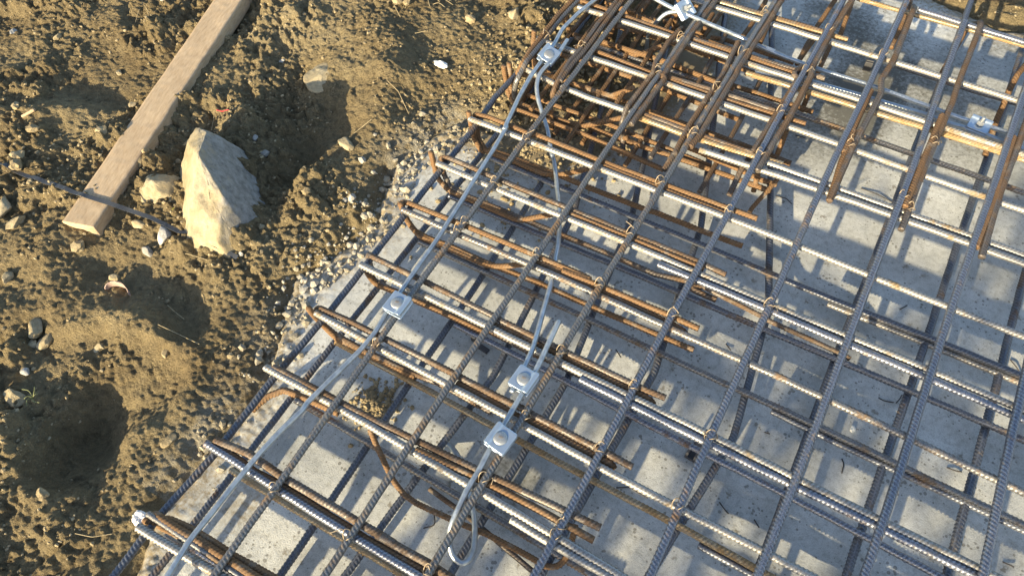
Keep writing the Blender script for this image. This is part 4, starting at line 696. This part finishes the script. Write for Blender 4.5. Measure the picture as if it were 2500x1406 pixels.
nn_ = n3(V, 3.1, 4.); V = V * (1 + .05 * nn_[:, None] - .035 * np.abs(n3(V, 6.5, 2.))[:, None] - .022 * np.abs(n3(V, 14, 8.))[:, None] + .010 * n3(V, 34, 3.)[:, None])
V = V * np.array([.345, .235, .33]); ca_, sa_ = -.776, .63; V = np.stack([V[:, 0] * ca_ + V[:, 1] * .63, V[:, 0] * sa_ + V[:, 1] * .776, V[:, 2]], 1)
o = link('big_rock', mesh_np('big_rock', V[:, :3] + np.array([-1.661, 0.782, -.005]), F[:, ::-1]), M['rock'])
tag(o, 'big yellowish rock half buried beside the timber', 'rock')
o = outlined_rock('small_rock', [(-1.941, 0.658), (-1.939, 0.706), (-1.869, 0.751), (-1.792, 0.761), (-1.749, 0.694), (-1.775, 0.654), (-1.814, 0.623), (-1.878, 0.627)], .015, ridge(-1.868, 0.649, -1.789, 0.729, .082, .3, .35), M['rock2'], 8, 26, .5, .6)
tag(o, 'smaller pale rock between the timber and the big rock', 'rock')
o = outlined_rock('smooth_stone', [(-1.767, 1.347), (-1.759, 1.392), (-1.729, 1.451), (-1.689, 1.473), (-1.655, 1.454), (-1.64, 1.399), (-1.643, 1.339), (-1.686, 1.304), (-1.731, 1.318)], .005, ridge(-1.723, 1.327, -1.661, 1.441, .040, .15, .3), M['rock2'], 12, 26, .25, .35)
tag(o, 'flat pale stone lying alone in the soil at the top middle', 'stone')

# loose stones one can count
def stone(x, y, s, sq, m, seed, label, rz=0., lift=.25, name='stone', group='stones lying on the soil'):
    V, F = rock_mesh(seed, 16, 4, .10, cut=.52); V = V * np.array(sq) * s
    o = link(name, mesh_np(name, V, F), M[m]); o.location = (x, y, ground_z(x, y) + s * sq[2] * lift); o.rotation_euler = (rng.uniform(-.2, .2), rng.uniform(-.2, .2), rz)
    tag(o, label, 'stone', group); return o
for s in [
 (-1.733,0.024,0.022,(1,0.7,0.6), 'pebble',100, 'white pebble on the soil at the left margin',0.0),
 (-1.816,0.141,0.04,(1.3,0.7,0.6), 'rock2',107, 'largest yellowish stone of the cluster at the left margin',2.4),
 (-1.763,0.12,0.03,(1.1,0.8,0.7), 'rock2',114, 'pale stone just below the largest stone of the left cluster',4.8),
 (-1.794,0.095,0.02,(1,0.9,0.7), 'rock2',121, 'small stone at the left of the stone cluster',0.92),
 (-1.687,-0.048,0.042,(1.3,0.7,0.6), 'rock2',128, 'flat dusty stone at the left margin above the sprouting weed',3.32),
 (-1.597,0.184,0.019,(0.9,1.1,0.7), 'rock2',135, 'small pointed stone right of the left stone cluster',5.72),
 (-2.241,0.384,0.045,(1.1,0.9,0.6), 'rock2',142, 'stone cut by the left margin above the timber end',1.84),
 (-2.156,0.367,0.036,(1.3,0.8,0.6), 'rock2',149, 'yellowish stone left of the timber end',4.24),
 (-1.796,0.557,0.03,(1.3,0.7,0.7), 'rock2',156, 'stone touching the black strap just right of the timber',0.36),
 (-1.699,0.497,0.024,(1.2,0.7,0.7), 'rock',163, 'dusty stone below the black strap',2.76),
 (-1.688,0.563,0.034,(1.3,0.8,0.5), 'pebble',170, 'grey flat stone below the strap beside the big rock',5.16),
 (-2.017,0.216,0.026,(1,0.9,0.7), 'rock2',177, 'rounded stone at the left margin below the timber',1.28),
 (-1.73,0.376,0.018,(1.1,0.8,0.7), 'rock2',184, 'small stone just above the curved shard',3.68),
 (-1.428,0.626,0.01,(1,0.9,0.8), 'pebble',191, 'tiny white pebble at the end of the strap',6.08),
 (-2.969,1.017,0.02,(1.1,0.8,0.7), 'pebble',198, 'white stone near the upper left corner',2.2),
 (-2.772,1.072,0.022,(1.2,0.8,0.7), 'rock2',205, 'brown stone right of the white corner stone',4.6),
 (-1.906,1.387,0.012,(1.3,0.8,0.7), 'pebble',212, 'small white pebble right of the timber',0.72),
 (-2.528,1.41,0.012,(1,0.9,0.8), 'pebble',219, 'tiny pale pebble at the top edge left of the timber',3.12),
 (-2.395,1.038,0.016,(1.1,0.9,0.7), 'rock2',226, 'small clod stone left of the timber middle',5.52),
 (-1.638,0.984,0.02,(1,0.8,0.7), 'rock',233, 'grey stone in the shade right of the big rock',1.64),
 (-1.716,1.023,0.015,(0.9,1,0.7), 'pebble',240, 'grey pebble above the stone right of the big rock',4.04),
 (-1.235,1.965,0.034,(0.8,1.3,0.9), 'rock2',247, 'pointed yellowish stone casting a shadow near the top edge',0.16),
 (-1.952,0.738,0.02,(1,0.9,0.7), 'clod',254, 'dark clod between timber and big rock',2.56),
 (-1.953,0.772,0.017,(1,0.9,0.7), 'clod',261, 'small dark clod above the one between timber and rock',4.96),
 (-2.204,0.928,0.016,(1.2,0.8,0.6), 'rock2',268, 'flat stone against the left side of the timber',1.08),
 (-1.886,0.817,0.014,(1.0,0.8,0.6), 'clod',275, 'rounded clod beside the big rock left side',3.48),
 (-1.416,1.142,0.03,(1.5,0.8,0.5), 'rock2',282, 'flat buried stone near the pale gravel',5.88),
 (-1.894,0.906,0.028,(1.4,0.9,0.6), 'clod',303, 'crumbly clod just above the big rock',0.52),
 (-1.38,-0.193,0.022,(1.1,0.9,0.6), 'clod',310, 'clod at the lower left of the dark hollow',2.92),
 (-1.4,0.261,0.017,(1.2,0.8,0.6), 'clod',317, 'clod on the ridge right of the dark hollow',5.32),
 (-1.211,0.077,0.022,(1.2,0.9,0.6), 'clod',324, 'clod at the right rim of the dark hollow',1.44),
 (-1.438,0.736,0.014,(1,0.9,0.6), 'rock2',331, 'small pale stone right of the big rock foot',3.84)]: stone(*s)
# countless small lumps of soil and gravel
def scatter(name, count, region, smin, smax, m, seed, zfun, power=2.5, flat=.75, sub=1):
    r = np.random.RandomState(seed); V0, F0 = ico(sub); Vs = []; Fs = []; n = 0; k = 0
    XY = region(r, count)
    for x, y in XY:
        s = smin + (smax - smin) * r.rand() ** power; V = V0 * (1 + .55 * (r.rand(len(V0), 1) - .5)) * s * np.array([1, .65 + .5 * r.rand(), flat * (.7 + .5 * r.rand())])
        a = r.rand() * 6.28; ca, sa = math.cos(a), math.sin(a); V = np.stack([V[:, 0] * ca - V[:, 1] * sa + x, V[:, 0] * sa + V[:, 1] * ca + y, V[:, 2]], 1); Vs.append(V); Fs.append((x, y, s))
    q = np.array(Fs); zz = zfun(q[:, 0][None], q[:, 1][None])[0]
    V = np.concatenate([v + np.array([0, 0, z + s * .25]) for v, z, s in zip(Vs, zz, q[:, 2])]); F = np.concatenate([F0 + i * len(V0) for i in range(len(Vs))])
    return link(name, mesh_np(name, V, F, False), m)
def keep(x, y, ok, n): q = np.stack([x[ok], y[ok]], 1)[:n]; return [tuple(v) for v in q]
def reg_soil(r, n):
    x = r.uniform(-3.3, 1.2, n * 5); y = r.uniform(-.5, 3.1, n * 5); s = sdf(x, y)
    return keep(x, y, (s > -.01) & ((fbm(x, y, 3.4, 3, 40) > r.uniform(-.35, .12, n * 5))), n)
o = scatter('soil_crumbs', 11000, reg_soil, .0016, .0070, M['clod'], 5, soil_height, 3.0); tag(o, 'small crumbs of dry soil scattered over the dug ground', 'soil crumbs', kind='stuff')
o = scatter('broken_clods', 170, reg_soil, .006, .024, M['clod'], 15, soil_height, 3.0, .7, 2); tag(o, 'broken lumps of dry soil lying among the crumbs', 'soil clods', kind='stuff')
def reg_gravel(r, n):
    g_ = np.array(GRAV)[r.randint(len(GRAV), size=n * 3)]; x = g_[:, 0] + r.normal(size=n * 3) * g_[:, 2]; y = g_[:, 1] + r.normal(size=n * 3) * g_[:, 2]; s = sdf(x, y)
    return keep(x, y, (s > -.08) & (s < .17), n)
GRAV = [(-1.188,1.333,0.045),(-1.118,1.38,0.03),(-1.206,1.209,0.05),(-1.166,1.15,0.05),(-1.185,1.081,0.04),(-1.197,0.961,0.05),(-1.124,0.926,0.04),(-1.167,0.832,0.04),(-1.212,0.721,0.04),(-1.188,0.65,0.05),(-1.18,0.721,0.04),(-1.177,0.559,0.04),(-1.147,0.391,0.04),(-1.115,1.297,0.04),(-1.088,0.133,0.05)]
both = lambda x, y: np.maximum(soil_height(x, y), np.where(sdf(x, y) < 0, .002, -1))
o = scatter('edge_gravel', 620, reg_gravel, .0026, .015, M['gravel'], 8, both, 2.6); tag(o, 'pale cement coated gravel along the left edge of the slab', 'gravel', kind='stuff')
def reg_spill(r, n):
    a = r.rand(n) < .8; x = np.where(a, -.88 + r.normal(size=n) * .16, -.79 + r.normal(size=n) * .03); y = np.where(a, 1.60 + r.normal(size=n) * .22, .43 + r.normal(size=n) * .035)
    return list(zip(x, y))
o = scatter('spilled_soil', 2600, reg_spill, .002, .010, M['clod'], 9, both, 2.6); tag(o, 'dry soil crumbs spilled on the concrete under the bars', 'soil crumbs', kind='stuff')

# ------------------------------------------------------------------ timber, strap and small things

PL = [(-1.986, 0.436, 0.085), (-1.874, 0.456, 0.085), (-2.294, 1.475, 0.085)]      # near left, near right, far left of the timber top
a, b, c = [np.array(p) for p in PL]; wv = b - a; wv[2] = 0; width = np.linalg.norm(wv); ax_ = (c - a); ax_[2] = 0; ax_ /= np.linalg.norm(ax_); wn2 = np.array([ax_[1], -ax_[0], 0])
nl, nw, nh = 300, 14, 8; Lp = 1.75; Hh = .058
def section():
    """rounded rectangle, sawn edges"""
    P = []; e = .003
    for k in range(nw): P.append((e + (width - 2 * e) * k / (nw - 1), 0.))
    for k in range(nh): P.append((width, -e - (Hh - 2 * e) * k / (nh - 1)))
    for k in range(nw): P.append((width - e - (width - 2 * e) * k / (nw - 1), -Hh))
    for k in range(nh): P.append((0., -Hh + e + (Hh - 2 * e) * k / (nh - 1)))
    return np.array(P)
sec = section(); m_ = len(sec); t_ = np.concatenate([[0, .0015], np.linspace(.004, Lp, nl)])
Vp = []
for i_, t in enumerate(t_):
    q = sec.copy(); 
    if i_ == 0: q = (q - q.mean(0)) * .985 + q.mean(0)
    wob = .0012 * math.sin(t * 9) + .0008 * math.sin(t * 31); nz = vnoise(np.full(m_, t * 55), np.arange(m_) * .9, 4) * .0011 - .0005
    q = q + np.stack([nz + wob, nz], 1)
    dd_ = .0 if i_ > 1 else .0
    Vp.append(np.stack([q[:, 0], np.full(m_, t + dd_) + (.004 * (q[:, 1] / Hh) if i_ < 3 else 0), q[:, 1]], 1))
Vp = np.concatenate(Vp); ii = np.arange(len(t_) * m_).reshape(-1, m_); nx_ = np.roll(ii, -1, 1); Fp = np.stack([ii[:-1], ii[1:], nx_[1:], nx_[:-1]], -1).reshape(-1, 4)
c0 = len(Vp); Vp = np.concatenate([Vp, [[width / 2, -.0008, -Hh / 2], [width / 2, Lp, -Hh / 2]]]); cap = []
for k in range(0, m_, 2): cap += [(c0, ii[0, k], ii[0, k + 1], ii[0, (k + 2) % m_]), (c0 + 1, ii[-1, (k + 2) % m_], ii[-1, k + 1], ii[-1, k])]
pk = link('timber', mesh_np('timber', Vp, np.concatenate([Fp, np.array(cap)]), True), M['wood']); pk.location = a; pk.rotation_euler = (0.0, 0, math.atan2(-ax_[0], ax_[1]))
for p_ in pk.data.polygons: pass
tag(pk, 'long sawn timber batten lying on the soil at the upper left', 'timber')
# strap
def ribbon(name, P, wd, th, m, ds=.004, twist=None, drape=True):
    P = smooth_path(P, .05); P, s = resample(P, ds)
    if drape: P[:, 2] = np.maximum(P[:, 2], np.convolve(np.pad(soil_height(P[:, 0][None], P[:, 1][None])[0], 6, mode='edge'), np.ones(13) / 13, 'valid') + .010)
    T = np.gradient(P, axis=0); T /= np.linalg.norm(T, axis=1)[:, None]; up = np.array([0, 0, 1.]); S_ = np.cross(T, up); S_ /= np.linalg.norm(S_, axis=1)[:, None]
    if twist is not None:
        an = np.interp(s / s[-1], np.linspace(0, 1, len(twist)), twist)[:, None]; Nn = np.cross(S_, T); S_ = S_ * np.cos(an) + Nn * np.sin(an)
    Nn = np.cross(S_, T); A = [P - S_ * wd / 2 - Nn * th / 2, P + S_ * wd / 2 - Nn * th / 2, P + S_ * wd / 2 + Nn * th / 2, P - S_ * wd / 2 + Nn * th / 2]
    V = np.stack(A, 1).reshape(-1, 3); i = np.arange(len(V)).reshape(-1, 4); nx = np.roll(i, -1, 1); F = np.stack([i[:-1], nx[:-1], nx[1:], i[1:]], -1).reshape(-1, 4)
    F = np.concatenate([F, [i[0][::-1], i[-1]]]); return link(name, mesh_np(name, V, F, False), m)
o = ribbon('strap', [(-2.417, 0.506, 0.07), (-2.265, 0.512, 0.075), (-2.16, 0.523, 0.08), (-2.009, 0.539, 0.09), (-1.893, 0.559, 0.089), (-1.874, 0.563, 0.085), (-1.844, 0.574, 0.07), (-1.757, 0.588, 0.065), (-1.662, 0.591, 0.06), (-1.574, 0.596, 0.05), (-1.492, 0.607, 0.04), (-1.428, 0.61, 0.02)], .0145, .0016, M['strap'], twist=[.5, .2, 0, .1, -.2, .2, .1, -.3]); tag(o, 'black woven strap lying across the timber end and past the rock', 'strap')
# shard
P = np.array([(-1.715, 0.331, 0.045), (-1.713, 0.348, 0.052), (-1.696, 0.363, 0.056), (-1.674, 0.369, 0.054), (-1.652, 0.364, 0.046), (-1.636, 0.352, 0.035)]); Pm = resample(smooth_path(P, .03), .003)[0]; cz = Pm[:, 2]; n_ = len(Pm)
ct = Pm.mean(0); inn = ct - Pm; inn[:, 2] = 0; inn /= np.linalg.norm(inn, axis=1)[:, None]
prof = np.sin(np.linspace(.15, math.pi - .1, n_))[:, None]
lo = Pm - np.array([0, 0, .030]); hi = Pm.copy(); hi[:, 2] += (vnoise(np.arange(n_) * .5, np.zeros(n_), 2) - .5) * .004
A = np.stack([lo, hi, hi + inn * .0028, lo + inn * .0028], 1).reshape(-1, 3); i = np.arange(len(A)).reshape(-1, 4); nx = np.roll(i, -1, 1); F = np.concatenate([np.stack([i[:-1], nx[:-1], nx[1:], i[1:]], -1).reshape(-1, 4), [i[0][::-1], i[-1]]])
o = link('curved_shard', mesh_np('curved_shard', A, F, False), M['shardm']); tag(o, 'thin curved brown shard standing in the dark hollow', 'shard')
def crumple(name, loc, s, m, seed, label, cat, sq=(1, .8, .7)):
    V, F = ico(4); r_ = (1 + .55 * n3(V, 1.7, seed)[:, None] + .28 * np.abs(n3(V, 5, seed + 3))[:, None] - .2 * np.abs(n3(V, 9, seed + 5))[:, None]); V = V * r_ * s * np.array(sq)
    o = link(name, mesh_np(name, V, F, False), m); o.location = loc; tag(o, label, cat); return o
crumple('paper_scrap', (-1.04, -0.104, 0.165), .019, M['paper'], 4, 'crumpled whitish paper scrap at the end of the lowest tan bar', 'paper')
p = (-1.341, 1.615); crumple('plastic_scrap', (p[0], p[1], ground_z(p[0], p[1]) + .006), .020, M['film'], 7, 'small white plastic scrap lying on the soil at the top', 'plastic scrap', (1.3, .7, .5))
p = (0.345, 0.981); crumple('paint_chip', (p[0], p[1], .003), .008, M['film'], 9, 'small pale chip standing on the concrete at the lower right', 'chip', (.8, 1.2, .5))
def strand(name, P, r, m, label, cat, grp=None, on=None, ds=.004):
    P = [list(p) for p in P]
    if on is not None:
        for p in P: p[2] = on(p[0], p[1]) + p[2]
    V, F, _ = tube(P, r, 6, ds, False, .02, 0); o = link(name, mesh_np(name, V, F), m); tag(o, label, cat, grp); return o
gz = lambda x, y: max(ground_z(x, y), .0)
for q, lab in [([(-0.115, 1.893), (-0.084, 1.891)], 'by the far left bend'), ([(-0.087, 1.62), (-0.053, 1.621), (-0.032, 1.612)], 'near the dark crossing leg'), ([(0.136, 1.77), (0.186, 1.766), (0.24, 1.759)], 'lying under the far right silver bars'), ([(0.378, 1.097), (0.395, 1.094), (0.415, 1.103)], 'in the sunlit patch at the right'), ([(0.428, 1.134), (0.426, 1.119), (0.421, 1.104)], 'beside the sunlit patch end at the right'), ([(0.344, 0.89), (0.352, 0.877), (0.355, 0.853)], 'at the right above the tied lower bar'), ([(0.575, 0.993), (0.593, 0.992), (0.609, 0.999)], 'right of the steep right bar'), ([(0.739, 0.827), (0.762, 0.826)], 'at the lower right corner'), ([(0.117, 0.638), (0.132, 0.627), (0.147, 0.622)], 'in the large shaded square at the bottom'), ([(0.206, 0.639), (0.223, 0.625)], 'second one in the large shaded square'), ([(0.151, 0.864), (0.164, 0.864)], 'right of centre in the shade'), ([(-0.121, 0.546), (-0.091, 0.563), (-0.068, 0.562), (-0.041, 0.56)], 'long one beside the hooked end at the bottom'), ([(0.355, 1.39), (0.369, 1.411)], 'below the far right silver bar'), ([(0.651, 1.373), (0.666, 1.357), (0.683, 1.343)], 'at the right margin'), ([(-0.291, 0.896), (-0.267, 0.879)], 'near the middle spacer'), ([(-0.03, 1.057), (-0.011, 1.043)], 'right of the middle, very short'), ([(-0.493, 0.223), (-0.469, 0.243), (-0.487, 0.263)], 'bent one left of the wire loop'), ([(0.325, 2.097), (0.352, 2.104), (0.392, 2.106)], 'under the right edge clamp')]: strand('wire_offcut', [(x, y, .0022 + .004 * (k % 2)) for k, (x, y) in enumerate(q)], .0015, M['offcut'], 'thin dark wire offcut on the concrete, ' + lab, 'wire offcut', 'wire offcuts on the concrete')
for q, lab in [([(-1.753, 0.81), (-1.714, 0.83), (-1.673, 0.859)], 'resting on the big rock side'), ([(-1.617, 0.519), (-1.564, 0.542), (-1.5, 0.557)], 'below the strap'), ([(-2.02, 0.74), (-1.992, 0.74), (-1.959, 0.731)], 'beside the timber middle'), ([(-2.589, 1.356), (-2.561, 1.315), (-2.542, 1.27)], 'above the timber left side'), ([(-2.59, 1.363), (-2.532, 1.337), (-2.491, 1.303), (-2.452, 1.276)], 'curving left of the timber'), ([(-1.526, 0.387), (-1.486, 0.38), (-1.449, 0.376)], 'on the ridge in the left middle'), ([(-1.456, 0.314), (-1.385, 0.326), (-1.324, 0.329)], 'crossing the lit ridge'), ([(-1.981, 1.112), (-1.936, 1.051), (-1.904, 0.992)], 'standing above the big rock'), ([(-1.503, 1.696), (-1.471, 1.727)], 'near the white plastic scrap'), ([(-1.422, 1.197), (-1.383, 1.26)], 'above the pale gravel'), ([(-1.427, 1.42), (-1.384, 1.416), (-1.309, 1.365)], 'in the tyre print'), ([(-1.24, -0.22), (-1.197, -0.205), (-1.163, -0.174)], 'twig at the lower left')]: strand('dry_straw', [(x, y, .006 + .006 * (k % 2)) for k, (x, y) in enumerate(q)], .0011, M['straw'], 'thin dry straw ' + lab, 'straw', 'dry straws and rootlets on the soil', gz)
rs = random.Random(3)
q = (-1.629, 1.896)
for k in range(16):
    x, y = q[0] + rs.gauss(0, .05), q[1] + rs.gauss(0, .04); an = rs.uniform(0, 6.28); L = rs.uniform(.04, .10); bnd = rs.uniform(-.5, .5)
    strand('grass_straw', [(x, y, .004), (x + L * .5 * math.cos(an), y + L * .5 * math.sin(an), .014), (x + L * math.cos(an + bnd), y + L * math.sin(an + bnd), .005)], .0010, M['straw'], 'dry grass straw in the tuft at the top edge', 'straw', 'straw tuft at the top edge', gz)
o = strand('red_thread', [(x, y, .006 + .003 * (k % 2)) for k, (x, y) in enumerate([(-1.93, 1.062), (-1.905, 1.065), (-1.884, 1.073), (-1.858, 1.07)])], .0017, M['thread'], 'short frayed red thread on the soil above the big rock', 'thread', None, gz)
o = strand('wood_splinter', [(x, y, .012) for x, y in [(-2.477, 0.691), (-2.445, 0.729)]], .0060, M['wood'], 'pale yellowish wooden splinter on the soil at the left', 'splinter', None, gz)
def leaf(name, P, wd, m, label):
    P = resample(smooth_path(P, .03), .002)[0]; n_ = len(P); T = np.gradient(P, axis=0); T /= np.linalg.norm(T, axis=1)[:, None]; S_ = np.cross(T, [0, 0, 1.]); S_ /= np.linalg.norm(S_, axis=1)[:, None]
    ww = (np.sin(np.linspace(.1, math.pi, n_)) ** .7 * wd)[:, None]; Z_ = np.array([0, 0, 1.])
    R_ = [P - S_ * ww + Z_ * ww * .35, P, P + S_ * ww + Z_ * ww * .35, P - Z_ * .0006]; V = np.stack(R_, 1).reshape(-1, 3); i = np.arange(len(V)).reshape(-1, 4)
    nx = np.roll(i, -1, 1); F = np.stack([i[:-1], nx[:-1], nx[1:], i[1:]], -1).reshape(-1, 4); o = link(name, mesh_np(name, V, F), m); tag(o, label, 'leaf'); return o
leaf('yellow_leaf', [(-1.731, 0.61, 0.04), (-1.724, 0.633, 0.05), (-1.725, 0.661, 0.06)], .007, M['leafy'], 'bright yellow green leaf between the two rocks')
leaf('brown_leaf', [(-1.743, 0.672, 0.055), (-1.762, 0.673, 0.06), (-1.776, 0.665, 0.05)], .008, M['straw'], 'curled brownish leaf above the yellow leaf between the rocks')
# weed sprout
pw = (-1.623, -0.02); root = empty('weed_sprout', (pw[0], pw[1], gz(*pw)), 0); tag(root, 'small pale green weed sprout on the soil at the left margin', 'weed')
for k in range(6):
    an = .5 + k * 1.05; L = .018 + .010 * (k % 3); V, F, _ = tube([(0, 0, 0), (L * .5 * math.cos(an), L * .5 * math.sin(an), .012), (L * math.cos(an + .5), L * math.sin(an + .5), .010)], .0012, 6, .003, False, .02, 0); link('stem', mesh_np('stem', V, F), M['green'], root)
# spacers
def bevel_box(name, ps, m, loc, rz, label, cat, grp=None, parent=None):
    o = link(name, mesh_np(name, *join(ps), smooth=False), m, parent); o.location = loc; o.rotation_euler = (0, 0, rz)
    bv = o.modifiers.new('b', 'BEVEL'); bv.width = .0015; bv.segments = 2; tag(o, label, cat, grp); return o
sp_ = [(0.0, 2.303), (0.012, 0.716), (-0.655, 0.735)]
bevel_box('spacer_block', [box(0, 0, .019, .026, .020, .038), box(0, .0, .0395, .026, .006, .004)], M['plastic'], (sp_[0][0], sp_[0][1], 0), .1, 'black plastic spacer block under the silver bar at the upper right', 'spacer', 'black plastic spacers')
bevel_box('spacer_clip', [box(0, 0, .006, .030, .030, .012), box(-.011, 0, .022, .007, .030, .030), box(.011, 0, .022, .007, .030, .030), box(0, .028, .008, .022, .03, .007)], M['plastic'], (sp_[1][0], sp_[1][1], 0), -.1, 'black plastic spacer clip under the dark lower bar at the bottom', 'spacer', 'black plastic spacers')
bevel_box('spacer_chock', [box(0, 0, .014, .016, .02, .028), box(.03, -.012, .004, .05, .016, .008)], M['plastic'], (sp_[2][0], sp_[2][1], 0), -.1, 'black plastic spacer foot under the bars near the mat middle', 'spacer', 'black plastic spacers')
# white tape on the upper right wire
tp = [(-0.315, 2.056, 0.162), (-0.285, 2.052, 0.162)]
V, F, _ = tube(tp, .0072, 14, .002, False, .02, 0); o = link('tape_wrap', mesh_np('tape_wrap', V, F), M['film']); tag(o, 'white tape wrapped round the upper right wire', 'tape')
# leafy shade caster added behind the camera, its gaps tuned to dapple the mat
rt = empty('shade_caster', (-.15, -4.0, 0)); tag(rt, 'leafy blocker added behind the viewpoint to shade the right half of the mat', 'shade_caster')
r_ = np.random.RandomState(11); LV = []; LF = []
while len(LV) < 3300:
    x = r_.uniform(-.90, .72); z = r_.uniform(.02, 2.0); top_ = 1.70 + .22 * math.sin(x * 4 + 1) + .12 * math.sin(x * 11)
    if z > top_: continue
    if vnoise(np.array([x * 5.2 + 3]), np.array([z * 8.5]), 33)[0] > .74 - .09 * (x > .25): continue
    y = r_.normal() * .12; s_ = r_.uniform(.022, .045); n_ = r_.normal(size=3) + np.array([0, -1.2, .2]); n_ /= np.linalg.norm(n_); u_ = np.cross(n_, r_.normal(size=3)); u_ /= np.linalg.norm(u_); v_ = np.cross(n_, u_); c_ = np.array([x, y, z])
    LV.append([c_ - u_ * s_, c_ - v_ * s_ * .45, c_ + u_ * s_, c_ + v_ * s_ * .45])
LV = np.array(LV).reshape(-1, 3); LF = np.arange(len(LV)).reshape(-1, 4); link('shade_leaves', mesh_np('shade_leaves', LV, LF, False), M['green'], rt)
for k in range(5):  # stems of the added shade caster
    V, F, _ = tube([(0, 0, -.1), (-.15 + .12 * k, .02, .6), (-.6 + .3 * k, .03, 1.5)], .012, 8, .02, False, .3, 0); link('stem', mesh_np('stem', V, F), M['wood'], rt)
